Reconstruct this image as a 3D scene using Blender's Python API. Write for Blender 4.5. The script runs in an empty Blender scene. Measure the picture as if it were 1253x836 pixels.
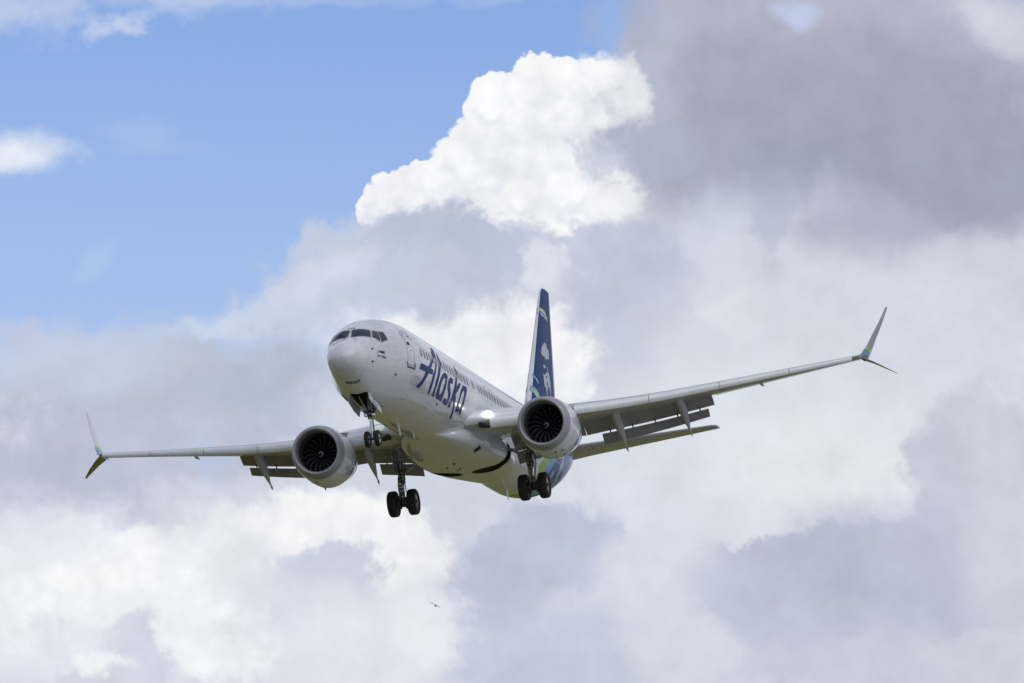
import bpy, bmesh, math, random
from mathutils import Vector, Matrix

random.seed(7)
R = math.radians
scene = bpy.context.scene
COL = scene.collection

# ------------------------------------------------------------------ camera
ELEV = R(6.4)                                # the long lens looks a little upward
CAM_AT = Vector((0.0, 0.0, 1.7))
cam_data = bpy.data.cameras.new('camera')
cam_data.sensor_width = 36.0
cam_data.lens = 369.6
cam_data.clip_start = 1.0
cam_data.clip_end = 60000.0
camera = bpy.data.objects.new('camera', cam_data)
COL.objects.link(camera)
camera.location = CAM_AT
camera.rotation_euler = (R(90) + ELEV, 0.0, 0.0)
scene.camera = camera

# ------------------------------------------------------------------ exposure
scene.view_settings.view_transform = 'Standard'
scene.view_settings.look = 'None'
scene.view_settings.gamma = 1.0
scene.view_settings.use_curve_mapping = False
scene.view_settings.exposure = 0.0

# ------------------------------------------------------------------ sun
sun_dir = Vector((0.38, -0.75, 0.85)).normalized()       # towards the sun
sun_data = bpy.data.lights.new('sun', 'SUN')
sun_data.energy = 0.7
sun_data.angle = R(50.0)
sun_data.color = (1.0, 0.98, 0.95)
sun = bpy.data.objects.new('sun', sun_data)
COL.objects.link(sun)
sun.rotation_euler = sun_dir.to_track_quat('Z', 'Y').to_euler()
SUN_EL = math.asin(sun_dir.z)
SUN_ROT = math.atan2(sun_dir.x, sun_dir.y)

# ------------------------------------------------------------------ materials
def new_mat(name, color, rough=.5, metal=0.0, coat=0.0, coat_rough=.05, spec=.5):
    m = bpy.data.materials.new(name)
    m.use_nodes = True
    b = m.node_tree.nodes['Principled BSDF']
    b.inputs['Base Color'].default_value = (*color, 1)
    b.inputs['Roughness'].default_value = rough
    b.inputs['Metallic'].default_value = metal
    b.inputs['Coat Weight'].default_value = coat
    b.inputs['Coat Roughness'].default_value = coat_rough
    b.inputs['Specular IOR Level'].default_value = spec
    return m


class NT:
    """small helper for node trees"""
    def __init__(self, tree):
        self.t = tree
        self.n = tree.nodes
        self.l = tree.links

    def put(self, sock, v):
        if hasattr(v, 'is_output'):
            self.l.new(v, sock)
        else:
            sock.default_value = v

    def math(self, op, a, b=None, c=None, clamp=False):
        n = self.n.new('ShaderNodeMath')
        n.operation = op
        n.use_clamp = clamp
        for i, v in enumerate((a, b, c)):
            if v is not None:
                self.put(n.inputs[i], v)
        return n.outputs[0]

    def vmath(self, op, a, b=None, scale=None):
        n = self.n.new('ShaderNodeVectorMath')
        n.operation = op
        self.put(n.inputs[0], a)
        if b is not None:
            self.put(n.inputs[1], b)
        if scale is not None:
            self.put(n.inputs['Scale'], scale)
        return n.outputs[1] if op in ('LENGTH', 'DOT_PRODUCT', 'DISTANCE') else n.outputs[0]

    def sep(self, v):
        n = self.n.new('ShaderNodeSeparateXYZ')
        self.put(n.inputs[0], v)
        return n.outputs

    def comb(self, x, y, z):
        n = self.n.new('ShaderNodeCombineXYZ')
        for i, v in enumerate((x, y, z)):
            self.put(n.inputs[i], v)
        return n.outputs[0]

    def smooth(self, v, a, b, lo=0.0, hi=1.0, kind='SMOOTHSTEP'):
        n = self.n.new('ShaderNodeMapRange')
        n.interpolation_type = kind
        for i, q in enumerate((v, a, b, lo, hi)):
            self.put(n.inputs[i], q)
        return n.outputs[0]

    def noise(self, vec, scale, detail=4, rough=.55, lac=2.0, out='Fac', dist=0.0):
        n = self.n.new('ShaderNodeTexNoise')
        self.put(n.inputs['Vector'], vec)
        n.inputs['Scale'].default_value = scale
        n.inputs['Detail'].default_value = detail
        n.inputs['Roughness'].default_value = rough
        n.inputs['Lacunarity'].default_value = lac
        n.inputs['Distortion'].default_value = dist
        return n.outputs[out]

    def noise2(self, *a, **k):
        o = self.noise(*a, **k)
        o.node.noise_dimensions = '2D'
        return o

    def mix(self, f, a, b, blend='MIX'):
        n = self.n.new('ShaderNodeMix')
        n.data_type = 'RGBA'
        n.blend_type = blend
        self.put(n.inputs[0], f)
        for s, v in ((n.inputs[6], a), (n.inputs[7], b)):
            self.put(s, v if hasattr(v, 'is_output') else (*v, 1) if len(v) == 3 else v)
        return n.outputs[2]



# ------------------------------------------------------------------ sky: clear-air sky model with cloud masses laid out by direction
CLOUDS = [   # azimuth, elevation, half width, half height (degrees), tilt, radiance, cover, softness, raggedness, noise
    (-2.691, 8.199, 0.267, 0.125, 0, (0.604, 0.665, 0.823), 0.65, 1.5, 1.0, 'b'),
    (-2.145, 8.092, 0.169, 0.071, 20, (0.617, 0.68, 0.847), 0.75, 1.2, 1.5, 'b'),
    (-1.912, 8.182, 0.312, 0.045, 14, (0.445, 0.565, 0.823), 0.5, 1.3, 1.4, 'b'),
    (-1.889, 8.262, 0.356, 0.062, 0, (0.578, 0.651, 0.847), 0.5, 1.2, 1.0, 'a'),
    (-1.441, 8.262, 0.401, 0.036, 0, (0.515, 0.604, 0.823), 0.4, 1.2, 1.0, 'a'),
    (-0.791, 8.271, 0.356, 0.031, 0, (0.434, 0.552, 0.807), 0.4, 1.2, 1.0, 'a'),
    (-0.029, 8.271, 0.223, 0.031, 0, (0.491, 0.578, 0.807), 0.35, 1.2, 1.0, 'a'),
    (-2.754, 7.433, 0.258, 0.098, 0, (0.823, 0.855, 0.922), 0.9, 1.2, 0.6, 'a'),
    (-2.561, 7.451, 0.151, 0.053, 0, (0.658, 0.73, 0.871), 0.5, 1.4, 1.0, 'b'),
    (-2.068, 7.536, 0.2, 0.062, 0, (0.402, 0.552, 0.823), 0.5, 1.2, 1.2, 'a'),
    (-1.956, 7.433, 0.267, 0.036, 0, (0.376, 0.527, 0.807), 0.5, 1.2, 1.2, 'a'),
    (-2.225, 6.836, 0.156, 0.045, 30, (0.445, 0.604, 0.855), 0.5, 1.2, 1.2, 'a'),
    (2.593, 6.146, 3.229, 2.249, 0, (0.617, 0.651, 0.738), 1, 0.1, 0.16, 'a'),
    (0.002, 3.719, 13.362, 2.606, 0, (0.631, 0.665, 0.761), 1, 0.16, 0.2, 'a'),
    (-1.508, 6.458, 0.757, 0.089, 12, (0.617, 0.68, 0.807), 0.8, 1.0, 1.0, 'a'),
    (-1.015, 6.725, 0.267, 0.2, 40, (0.571, 0.638, 0.791), 0.9, 0.9, 1.0, 'b'),
    (-1.239, 6.355, 0.334, 0.062, -8, (0.456, 0.597, 0.855), 0.6, 1.1, 1.2, 'b'),
    (-1.956, 6.355, 0.312, 0.071, 0, (0.376, 0.546, 0.839), 0.5, 1.0, 1.0, 'a'),
    (-0.119, 6.373, 0.668, 0.321, -8, (0.93, 0.93, 0.947), 1, 0.35, 0.35, 'd'),
    (0.285, 6.347, 0.223, 0.276, 0, (0.939, 0.939, 0.947), 1, 0.2, 0.3, 'd'),
    (-0.567, 6.502, 0.356, 0.178, 0, (0.855, 0.871, 0.922), 0.8, 0.8, 0.6, 'b'),
    (0.329, 6.355, 0.16, 0.249, 0, (0.939, 0.939, 0.947), 1, 0.22, 0.35, 'd'),
    (0.15, 6.168, 0.267, 0.116, 0, (0.888, 0.896, 0.93), 0.8, 0.8, 0.6, 'b'),
    (-0.477, 6.48, 0.445, 0.223, 0, (0.871, 0.88, 0.922), 0.7, 0.9, 0.6, 'a'),
    (0.258, 7.629, 0.445, 0.338, 0, (0.947, 0.947, 0.956), 1, 0.06, 0.13, 'c'),
    (0.5, 7.736, 0.276, 0.223, 0, (0.947, 0.947, 0.956), 1, 0.35, 0.4, 'd'),
    (-0.083, 7.415, 0.428, 0.267, 30, (0.947, 0.947, 0.956), 1, 0.06, 0.13, 'c'),
    (-0.41, 7.215, 0.401, 0.178, 8, (0.939, 0.939, 0.956), 1, 0.06, 0.13, 'c'),
    (-0.675, 7.122, 0.178, 0.143, 0, (0.93, 0.93, 0.956), 1, 0.06, 0.13, 'c'),
    (0.455, 7.309, 0.321, 0.338, 0, (0.947, 0.947, 0.956), 1, 0.45, 0.45, 'd'),
    (-0.11, 7.683, 0.16, 0.196, -20, (0.947, 0.947, 0.956), 1, 0.06, 0.13, 'c'),
    (0.061, 7.171, 0.534, 0.232, 0, (0.947, 0.947, 0.956), 1, 0.06, 0.13, 'c'),
    (0.607, 7.763, 0.143, 0.178, 0, (0.922, 0.922, 0.947), 0.95, 0.6, 0.6, 'b'),
    (-0.657, 7.099, 0.102, 0.085, 0, (0.708, 0.745, 0.839), 0.7, 0.9, 0.5, 'c'),
    (-0.675, 7.148, 0.089, 0.076, 0, (0.956, 0.956, 0.965), 0.95, 0.45, 0.3, 'c'),
    (-0.536, 7.179, 0.111, 0.089, 0, (0.708, 0.745, 0.839), 0.55, 0.9, 0.5, 'c'),
    (-0.554, 7.228, 0.098, 0.08, 0, (0.956, 0.956, 0.965), 0.95, 0.45, 0.3, 'c'),
    (-0.347, 7.251, 0.129, 0.107, 0, (0.708, 0.745, 0.839), 0.55, 0.9, 0.5, 'c'),
    (-0.365, 7.3, 0.116, 0.098, 0, (0.956, 0.956, 0.965), 0.95, 0.45, 0.3, 'c'),
    (-0.267, 7.375, 0.102, 0.085, 0, (0.708, 0.745, 0.839), 0.7, 0.9, 0.5, 'c'),
    (-0.285, 7.424, 0.089, 0.076, 0, (0.956, 0.956, 0.965), 0.95, 0.45, 0.3, 'c'),
    (-0.155, 7.277, 0.129, 0.107, 0, (0.708, 0.745, 0.839), 0.55, 0.9, 0.5, 'c'),
    (-0.173, 7.326, 0.116, 0.098, 0, (0.956, 0.956, 0.965), 0.95, 0.45, 0.3, 'c'),
    (-0.182, 7.509, 0.089, 0.076, 0, (0.708, 0.745, 0.839), 0.55, 0.9, 0.5, 'c'),
    (-0.199, 7.558, 0.08, 0.067, 0, (0.956, 0.956, 0.965), 0.95, 0.45, 0.3, 'c'),
    (-0.074, 7.643, 0.111, 0.089, 0, (0.708, 0.745, 0.839), 0.7, 0.9, 0.5, 'c'),
    (-0.092, 7.692, 0.098, 0.08, 0, (0.956, 0.956, 0.965), 0.95, 0.45, 0.3, 'c'),
    (-0.038, 7.429, 0.129, 0.107, 0, (0.708, 0.745, 0.839), 0.55, 0.9, 0.5, 'c'),
    (-0.056, 7.478, 0.116, 0.098, 0, (0.956, 0.956, 0.965), 0.95, 0.45, 0.3, 'c'),
    (0.096, 7.741, 0.129, 0.107, 0, (0.708, 0.745, 0.839), 0.55, 0.9, 0.5, 'c'),
    (0.078, 7.79, 0.116, 0.098, 0, (0.956, 0.956, 0.965), 0.95, 0.45, 0.3, 'c'),
    (0.078, 7.554, 0.129, 0.107, 0, (0.708, 0.745, 0.839), 0.7, 0.9, 0.5, 'c'),
    (0.061, 7.603, 0.116, 0.098, 0, (0.956, 0.956, 0.965), 0.95, 0.45, 0.3, 'c'),
    (0.141, 7.349, 0.143, 0.116, 0, (0.708, 0.745, 0.839), 0.55, 0.9, 0.5, 'c'),
    (0.123, 7.398, 0.125, 0.107, 0, (0.956, 0.956, 0.965), 0.95, 0.45, 0.3, 'c'),
    (0.311, 7.776, 0.129, 0.107, 0, (0.708, 0.745, 0.839), 0.55, 0.9, 0.5, 'c'),
    (0.294, 7.825, 0.116, 0.098, 0, (0.956, 0.956, 0.965), 0.95, 0.45, 0.3, 'c'),
    (0.276, 7.571, 0.143, 0.116, 0, (0.708, 0.745, 0.839), 0.7, 0.9, 0.5, 'c'),
    (0.258, 7.62, 0.125, 0.107, 0, (0.956, 0.956, 0.965), 0.95, 0.45, 0.3, 'c'),
    (0.365, 7.384, 0.129, 0.107, 0, (0.708, 0.745, 0.839), 0.55, 0.9, 0.5, 'c'),
    (0.347, 7.433, 0.116, 0.098, 0, (0.956, 0.956, 0.965), 0.95, 0.45, 0.3, 'c'),
    (0.5, 7.75, 0.111, 0.089, 0, (0.708, 0.745, 0.839), 0.55, 0.9, 0.5, 'c'),
    (0.482, 7.799, 0.098, 0.08, 0, (0.956, 0.956, 0.965), 0.95, 0.45, 0.3, 'c'),
    (0.303, 7.188, 0.129, 0.107, 0, (0.708, 0.745, 0.839), 0.7, 0.9, 0.5, 'c'),
    (0.285, 7.237, 0.116, 0.098, 0, (0.956, 0.956, 0.965), 0.95, 0.45, 0.3, 'c'),
    (0.078, 7.162, 0.111, 0.089, 0, (0.708, 0.745, 0.839), 0.55, 0.9, 0.5, 'c'),
    (0.061, 7.211, 0.098, 0.08, 0, (0.956, 0.956, 0.965), 0.95, 0.45, 0.3, 'c'),
    (0.105, 7.349, 0.267, 0.053, 12, (0.807, 0.831, 0.896), 0.6, 1.0, 0.9, 'b'),
    (-0.119, 7.482, 0.134, 0.062, 40, (0.823, 0.847, 0.905), 0.5, 1.0, 0.9, 'b'),
    (0.285, 7.594, 0.125, 0.04, 30, (0.831, 0.855, 0.905), 0.5, 1.0, 0.9, 'b'),
    (0.329, 7.482, 0.267, 0.04, -10, (0.823, 0.839, 0.896), 0.5, 1.0, 0.9, 'b'),
    (0.061, 7.527, 0.089, 0.116, -20, (0.839, 0.855, 0.913), 0.5, 1.0, 0.9, 'b'),
    (-0.298, 7.26, 0.196, 0.045, 10, (0.791, 0.823, 0.896), 0.5, 1.0, 0.9, 'b'),
    (-0.701, 6.845, 0.557, 0.232, 12, (0.558, 0.617, 0.745), 1, 0.7, 0.7, 'b'),
    (-0.276, 6.917, 0.468, 0.205, -4, (0.479, 0.527, 0.658), 1, 0.35, 0.5, 'd'),
    (-0.388, 6.725, 0.534, 0.178, 0, (0.515, 0.565, 0.687), 0.9, 0.8, 0.6, 'b'),
    (0.545, 6.845, 0.423, 0.214, 0, (0.552, 0.591, 0.701), 1, 0.3, 0.45, 'd'),
    (0.061, 6.926, 0.143, 0.151, -30, (0.503, 0.552, 0.68), 0.9, 0.7, 0.6, 'b'),
    (-0.926, 6.636, 0.49, 0.178, 14, (0.565, 0.624, 0.753), 0.8, 0.9, 0.9, 'b'),
    (-1.038, 6.747, 0.312, 0.08, 28, (0.658, 0.708, 0.831), 0.7, 1.0, 1.1, 'b'),
    (-1.463, 6.502, 0.356, 0.04, 18, (0.604, 0.672, 0.823), 0.6, 1.1, 1.2, 'b'),
    (0.159, 6.828, 0.071, 0.125, 30, (0.745, 0.776, 0.855), 0.8, 0.9, 0.9, 'b'),
    (1.755, 8.084, 1.176, 0.534, 0, (0.44, 0.462, 0.571), 1, 0.28, 0.28, 'a'),
    (1.091, 7.594, 0.512, 0.526, 0, (0.423, 0.456, 0.565), 1, 0.5, 0.45, 'b'),
    (1.719, 7.505, 1.069, 0.534, 0, (0.381, 0.407, 0.509), 1, 0.55, 0.35, 'a'),
    (2.391, 7.415, 0.891, 0.534, -20, (0.352, 0.376, 0.479), 1, 0.7, 0.35, 'a'),
    (1.853, 7.816, 0.713, 0.312, 0, (0.381, 0.397, 0.497), 0.7, 1.0, 0.4, 'a'),
    (0.545, 7.433, 0.151, 0.107, 0, (0.479, 0.521, 0.644), 0.85, 0.8, 0.7, 'b'),
    (0.831, 7.46, 0.187, 0.178, -30, (0.413, 0.451, 0.571), 0.9, 0.8, 0.7, 'b'),
    (0.778, 7.772, 0.143, 0.178, 0, (0.479, 0.509, 0.617), 0.7, 1.0, 0.8, 'b'),
    (0.428, 7.424, 0.071, 0.098, 20, (0.552, 0.597, 0.716), 0.5, 1.0, 0.9, 'b'),
    (0.607, 7.193, 0.178, 0.107, 14, (0.922, 0.922, 0.956), 0.9, 0.7, 0.9, 'b'),
    (0.643, 7.745, 0.089, 0.178, 0, (0.905, 0.905, 0.939), 0.75, 0.9, 0.9, 'b'),
    (0.486, 7.549, 0.089, 0.089, 0, (0.871, 0.88, 0.922), 0.6, 1.0, 0.9, 'b'),
    (0.697, 7.433, 0.205, 0.151, -10, (0.423, 0.462, 0.584), 0.95, 0.7, 0.8, 'b'),
    (0.473, 7.389, 0.116, 0.071, -20, (0.61, 0.651, 0.761), 0.6, 1.0, 0.9, 'b'),
    (1.495, 7.304, 0.356, 0.223, -20, (0.352, 0.392, 0.485), 0.6, 1.0, 0.6, 'a'),
    (2.682, 8.19, 0.312, 0.134, -20, (0.617, 0.638, 0.723), 0.95, 0.7, 0.6, 'a'),
    (1.549, 8.217, 0.151, 0.089, 0, (0.539, 0.617, 0.831), 0.85, 0.9, 0.7, 'a'),
    (0.545, 8.137, 0.062, 0.16, 0, (0.305, 0.456, 0.807), 0.8, 1.0, 0.8, 'a'),
    (1.181, 6.97, 0.312, 0.223, 20, (0.565, 0.61, 0.708), 0.8, 0.9, 0.7, 'b'),
    (1.45, 6.725, 1.024, 0.356, 0, (0.631, 0.665, 0.753), 0.9, 0.8, 0.6, 'a'),
    (1.719, 6.992, 0.107, 0.294, -8, (0.617, 0.651, 0.738), 0.8, 0.9, 0.7, 'b'),
    (1.472, 7.037, 0.089, 0.223, -5, (0.445, 0.485, 0.597), 0.6, 1.0, 0.8, 'b'),
    (2.01, 6.97, 0.49, 0.196, -20, (0.423, 0.445, 0.558), 0.75, 0.9, 0.6, 'a'),
    (2.57, 6.747, 0.579, 0.267, 20, (0.624, 0.644, 0.73), 1, 0.6, 0.5, 'a'),
    (0.666, 6.703, 0.312, 0.294, 0, (0.515, 0.558, 0.687), 0.95, 0.7, 0.5, 'b'),
    (0.634, 6.302, 0.205, 0.267, 0, (0.539, 0.584, 0.701), 0.9, 0.7, 0.5, 'b'),
    (1.002, 6.48, 0.401, 0.245, 0, (0.624, 0.658, 0.745), 0.7, 0.9, 0.6, 'b'),
    (1.181, 6.035, 0.668, 0.294, 0, (0.73, 0.753, 0.807), 0.85, 0.9, 0.6, 'b'),
    (1.248, 6.547, 0.223, 0.151, 0, (0.723, 0.745, 0.807), 0.8, 0.6, 0.6, 'd'),
    (1.898, 6.48, 0.713, 0.312, 0, (0.672, 0.701, 0.776), 0.8, 1.0, 0.6, 'a'),
    (1.495, 5.768, 1.158, 0.534, 0, (0.708, 0.738, 0.799), 1, 0.7, 0.5, 'a'),
    (1.719, 5.634, 0.757, 0.356, 0, (0.745, 0.776, 0.831), 1, 0.6, 0.5, 'b'),
    (2.077, 5.536, 0.312, 0.205, 0, (0.784, 0.807, 0.847), 1, 0.35, 0.4, 'd'),
    (2.033, 5.5, 0.312, 0.178, -20, (0.784, 0.799, 0.847), 0.9, 0.6, 0.6, 'b'),
    (2.481, 6.347, 0.579, 0.267, 0, (0.672, 0.694, 0.768), 0.9, 0.9, 0.6, 'a'),
    (0.733, 5.5, 0.49, 0.267, 0, (0.687, 0.723, 0.799), 0.9, 0.8, 0.5, 'a'),
    (1.943, 5.033, 1.136, 0.383, 8, (0.503, 0.539, 0.658), 1, 0.16, 0.32, 'd'),
    (2.57, 5.589, 0.374, 0.526, 0, (0.597, 0.624, 0.701), 1, 0.35, 0.4, 'd'),
    (2.346, 5.768, 0.134, 0.267, -10, (0.552, 0.584, 0.687), 0.7, 0.9, 0.7, 'b'),
    (1.159, 4.988, 0.356, 0.294, 0, (0.515, 0.552, 0.665), 1, 0.12, 0.28, 'd'),
    (2.033, 5.189, 0.579, 0.267, 0, (0.474, 0.509, 0.638), 0.8, 0.9, 0.6, 'a'),
    (2.391, 5.322, 0.401, 0.312, 0, (0.515, 0.539, 0.665), 0.7, 0.9, 0.6, 'a'),
    (2.727, 5.322, 0.267, 0.49, 0, (0.617, 0.644, 0.716), 0.9, 0.9, 0.6, 'a'),
    (2.257, 4.632, 0.802, 0.178, 0, (0.597, 0.624, 0.716), 0.9, 0.9, 0.6, 'a'),
    (1.629, 4.565, 0.579, 0.178, 0, (0.578, 0.591, 0.694), 0.8, 0.9, 0.6, 'a'),
    (0.128, 5.189, 0.481, 0.285, 25, (0.515, 0.558, 0.687), 1, 0.3, 0.4, 'd'),
    (-0.074, 4.854, 0.365, 0.374, 10, (0.497, 0.539, 0.672), 1, 0.35, 0.4, 'd'),
    (0.419, 4.699, 0.802, 0.267, 0, (0.552, 0.597, 0.716), 1, 0.7, 0.5, 'a'),
    (0.285, 5.367, 0.267, 0.134, 20, (0.515, 0.565, 0.694), 0.6, 0.9, 0.7, 'b'),
    (0.912, 4.765, 0.312, 0.245, -20, (0.687, 0.708, 0.784), 0.9, 0.7, 0.6, 'b'),
    (0.755, 5.144, 0.312, 0.223, 0, (0.687, 0.716, 0.791), 0.8, 0.9, 0.6, 'b'),
    (0.329, 4.966, 0.178, 0.089, 15, (0.658, 0.687, 0.776), 0.6, 1.0, 0.9, 'b'),
    (-1.687, 6.124, 1.113, 0.276, -2, (0.479, 0.527, 0.644), 1, 0.7, 0.6, 'b'),
    (-2.18, 5.768, 0.891, 0.245, 4, (0.509, 0.546, 0.665), 1, 0.6, 0.6, 'b'),
    (-1.239, 6.168, 0.401, 0.16, 8, (0.456, 0.515, 0.644), 0.6, 1.0, 0.6, 'a'),
    (-2.449, 6.302, 0.579, 0.169, 0, (0.565, 0.617, 0.761), 0.8, 0.9, 0.7, 'b'),
    (-2.494, 5.589, 0.401, 0.16, 10, (0.491, 0.521, 0.651), 0.8, 0.9, 0.7, 'b'),
    (-1.687, 5.768, 0.178, 0.053, -60, (0.445, 0.591, 0.839), 0.3, 1.0, 0.9, 'b'),
    (-0.926, 6.035, 0.267, 0.178, 0, (0.73, 0.761, 0.831), 0.6, 0.9, 0.7, 'b'),
    (-1.463, 5.545, 0.49, 0.151, 8, (0.617, 0.651, 0.753), 0.9, 0.9, 0.7, 'b'),
    (-2.405, 5.001, 0.958, 0.41, 0, (0.896, 0.905, 0.93), 1, 0.25, 0.36, 'd'),
    (-2.225, 5.189, 0.356, 0.16, 10, (0.939, 0.939, 0.947), 0.9, 0.6, 0.6, 'd'),
    (-2.539, 5.367, 0.356, 0.178, 0, (0.776, 0.799, 0.871), 0.8, 0.9, 0.7, 'b'),
    (-1.508, 5.278, 0.356, 0.245, 0, (0.855, 0.863, 0.905), 0.9, 0.7, 0.6, 'b'),
    (-0.948, 5.376, 0.499, 0.214, -8, (0.93, 0.93, 0.939), 1, 0.4, 0.45, 'd'),
    (-0.657, 5.233, 0.267, 0.205, 0, (0.922, 0.922, 0.939), 0.95, 0.6, 0.55, 'b'),
    (-1.082, 5.046, 0.401, 0.232, 20, (0.604, 0.638, 0.753), 0.95, 0.3, 0.45, 'd'),
    (-1.15, 5.189, 0.178, 0.107, 30, (0.604, 0.644, 0.753), 0.8, 0.8, 0.8, 'b'),
    (-1.508, 5.055, 0.267, 0.223, 0, (0.761, 0.784, 0.847), 0.8, 0.9, 0.6, 'b'),
    (-1.62, 4.743, 0.374, 0.223, -10, (0.896, 0.905, 0.93), 0.95, 0.5, 0.5, 'd'),
    (-2.001, 4.743, 0.151, 0.178, 0, (0.61, 0.638, 0.761), 0.85, 0.8, 0.9, 'b'),
    (-2.315, 4.788, 0.267, 0.098, 0, (0.761, 0.784, 0.863), 0.7, 0.9, 0.8, 'b'),
    (-2.673, 4.654, 0.267, 0.178, 0, (0.73, 0.753, 0.839), 0.8, 0.9, 0.7, 'b'),
    (-0.881, 4.743, 0.534, 0.312, 0, (0.73, 0.761, 0.831), 1, 0.8, 0.6, 'b'),
    (-0.477, 4.832, 0.223, 0.267, 0, (0.807, 0.823, 0.871), 0.85, 0.8, 0.6, 'b'),
]

def make_sky():
    world = bpy.data.worlds.new('World')
    scene.world = world
    world.use_nodes = True
    t = NT(world.node_tree)
    bg = t.n['Background']
    STR = 0.10
    bg.inputs['Strength'].default_value = STR
    sky = t.n.new('ShaderNodeTexSky')
    sky.sky_type = 'NISHITA'
    sky.sun_disc = False
    sky.sun_elevation = SUN_EL
    sky.sun_rotation = SUN_ROT
    sky.air_density = 1.0
    sky.dust_density = 0.4
    sky.ozone_density = 1.5
    d = t.vmath('NORMALIZE', t.n.new('ShaderNodeTexCoord').outputs['Generated'])
    x, y, z = t.sep(d)
    az = t.math('MULTIPLY', t.math('ARCTAN2', x, y), 180 / math.pi)
    el = t.math('MULTIPLY', t.math('ARCSINE', z), 180 / math.pi)
    p = t.comb(az, el, 0.0)
    q = p
    # three noise fields used to break up the edges
    wob = t.vmath('SUBTRACT', t.noise2(q, 1.1, 8, .58, out='Color'), (.5, .5, .5))
    wob_a = t.vmath('ADD', p, t.vmath('MULTIPLY', wob, (.55, .40, 0)))
    wob2 = t.vmath('SUBTRACT', t.noise2(t.vmath('ADD', q, (31, 7, 3)), 2.6, 8, .60, out='Color'), (.5, .5, .5))
    wob_b = t.vmath('ADD', p, t.vmath('MULTIPLY', wob2, (.46, .38, 0)))
    wob3 = t.vmath('SUBTRACT', t.noise2(t.vmath('ADD', q, (3, 17, 9)), 3.0, 3, .5, out='Color'), (.5, .5, .5))
    wob_c = t.vmath('ADD', p, t.vmath('MULTIPLY', wob3, (.07, .07, 0)))
    wob_d = t.vmath('ADD', p, t.vmath('MULTIPLY', wob2, (.26, .22, 0)))
    fa = t.math('SUBTRACT', t.noise2(t.vmath('ADD', q, (5, 5, 5)), 1.7, 9, .60), .5)
    fb = t.math('SUBTRACT', t.noise2(t.vmath('ADD', q, (9, 1, 2)), 4.2, 8, .62), .5)

    def puff(scale, seed):
        n = t.n.new('ShaderNodeTexVoronoi')
        n.feature = 'SMOOTH_F1'
        n.voronoi_dimensions = '2D'
        n.inputs['Smoothness'].default_value = .25
        n.inputs['Scale'].default_value = scale
        t.put(n.inputs['Vector'], t.vmath('ADD', t.vmath('ADD', q, t.vmath('MULTIPLY', wob2, (.10, .10, .10))), (seed, seed, seed)))
        return n.outputs['Distance']
    b1, b2, b3 = puff(5.5, 1.0), puff(12.0, 4.0), puff(26.0, 8.0)
    fc = t.math('ADD', t.math('MULTIPLY', b1, .7), t.math('ADD', t.math('MULTIPLY', b2, .5), t.math('MULTIPLY', b3, .28)))
    fc = t.math('SUBTRACT', fc, .62)
    fd = t.math('ADD', t.math('MULTIPLY', fb, .75), t.math('MULTIPLY', fc, .38))
    fields = {'a': (wob_a, fa), 'b': (wob_b, fb), 'c': (wob_c, fc), 'd': (wob_d, fd)}

    # the rest of the sky: broken cloud everywhere else
    w0 = t.vmath('ADD', t.vmath('MULTIPLY', d, (1, 1, 1.6)), t.vmath('MULTIPLY', t.vmath('SUBTRACT', t.noise(d, 2.2, 6, .6, out='Color'), (.5, .5, .5)), (.35, .35, .35)))
    n0 = t.noise(w0, 3.1, 8, .56)
    n1 = t.noise(t.vmath('ADD', w0, (4, 4, 4)), 5.0, 8, .58)
    cloud = t.mix(t.smooth(n1, .34, .66), (.33 / STR, .37 / STR, .47 / STR), (.70 / STR, .73 / STR, .80 / STR))
    blue = t.mix(1.0, sky.outputs[0], (0.62, 0.715, 1.07), 'MULTIPLY')
    blue = t.mix(t.smooth(el, 8.6, 5.4, 0, .36, 'LINEAR'), blue, (.72 / STR, .80 / STR, .95 / STR))   # paler towards the horizon
    cover = t.smooth(t.math('ADD', n0, t.smooth(az, -45, 15, 0, .16)), .38, .54)
    # keep the generic cloud away from the part of the sky that is laid out below
    away = t.smooth(t.vmath('LENGTH', t.vmath('MULTIPLY', t.vmath('SUBTRACT', p, (0, 6.4, 0)), (1 / 5.5, 1 / 4.0, 0))), .8, 1.25)
    col = t.mix(t.math('MULTIPLY', cover, away), blue, cloud)
    for i, (a, e, rx, ry, tilt, c, op, soft, na, f) in enumerate(CLOUDS):
        if i % 12 == 0:                                      # chain the batches, so that the shader compiler works through them in order
            tie = t.vmath('SCALE', col, scale=1e-9)
            now = {key: (t.vmath('ADD', v[0], tie), v[1]) for key, v in fields.items()}
        wv, nf = now[f]
        if tilt:
            ct, st = math.cos(R(tilt)), math.sin(R(tilt))
            ax, ay = (ct / rx, st / rx, 0), (-st / ry, ct / ry, 0)
            u = t.math('SUBTRACT', t.vmath('DOT_PRODUCT', wv, ax), (a * ct + e * st) / rx)
            w = t.math('SUBTRACT', t.vmath('DOT_PRODUCT', wv, ay), (-a * st + e * ct) / ry)
            ln = t.math('SQRT', t.math('MULTIPLY_ADD', u, u, t.math('MULTIPLY', w, w)))
        else:
            ma = t.n.new('ShaderNodeVectorMath')
            ma.operation = 'MULTIPLY_ADD'
            t.put(ma.inputs[0], wv)
            ma.inputs[1].default_value = (1 / rx, 1 / ry, 0)
            ma.inputs[2].default_value = (-a / rx, -e / ry, 0)
            ln = t.vmath('LENGTH', ma.outputs[0])
        r = t.math('MULTIPLY_ADD', nf, na * 2.0, ln)
        k = t.smooth(r, 1 - soft * .6, 1 + soft * .6, op, 0.0)
        col = t.mix(k, col, tuple(v / STR for v in c))
    # rounded heads in the brightest cumulus
    lum = t.n.new('ShaderNodeRGBToBW')
    t.put(lum.inputs[0], col)
    bright = t.smooth(lum.outputs[0], .80 / STR, .93 / STR)
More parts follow.
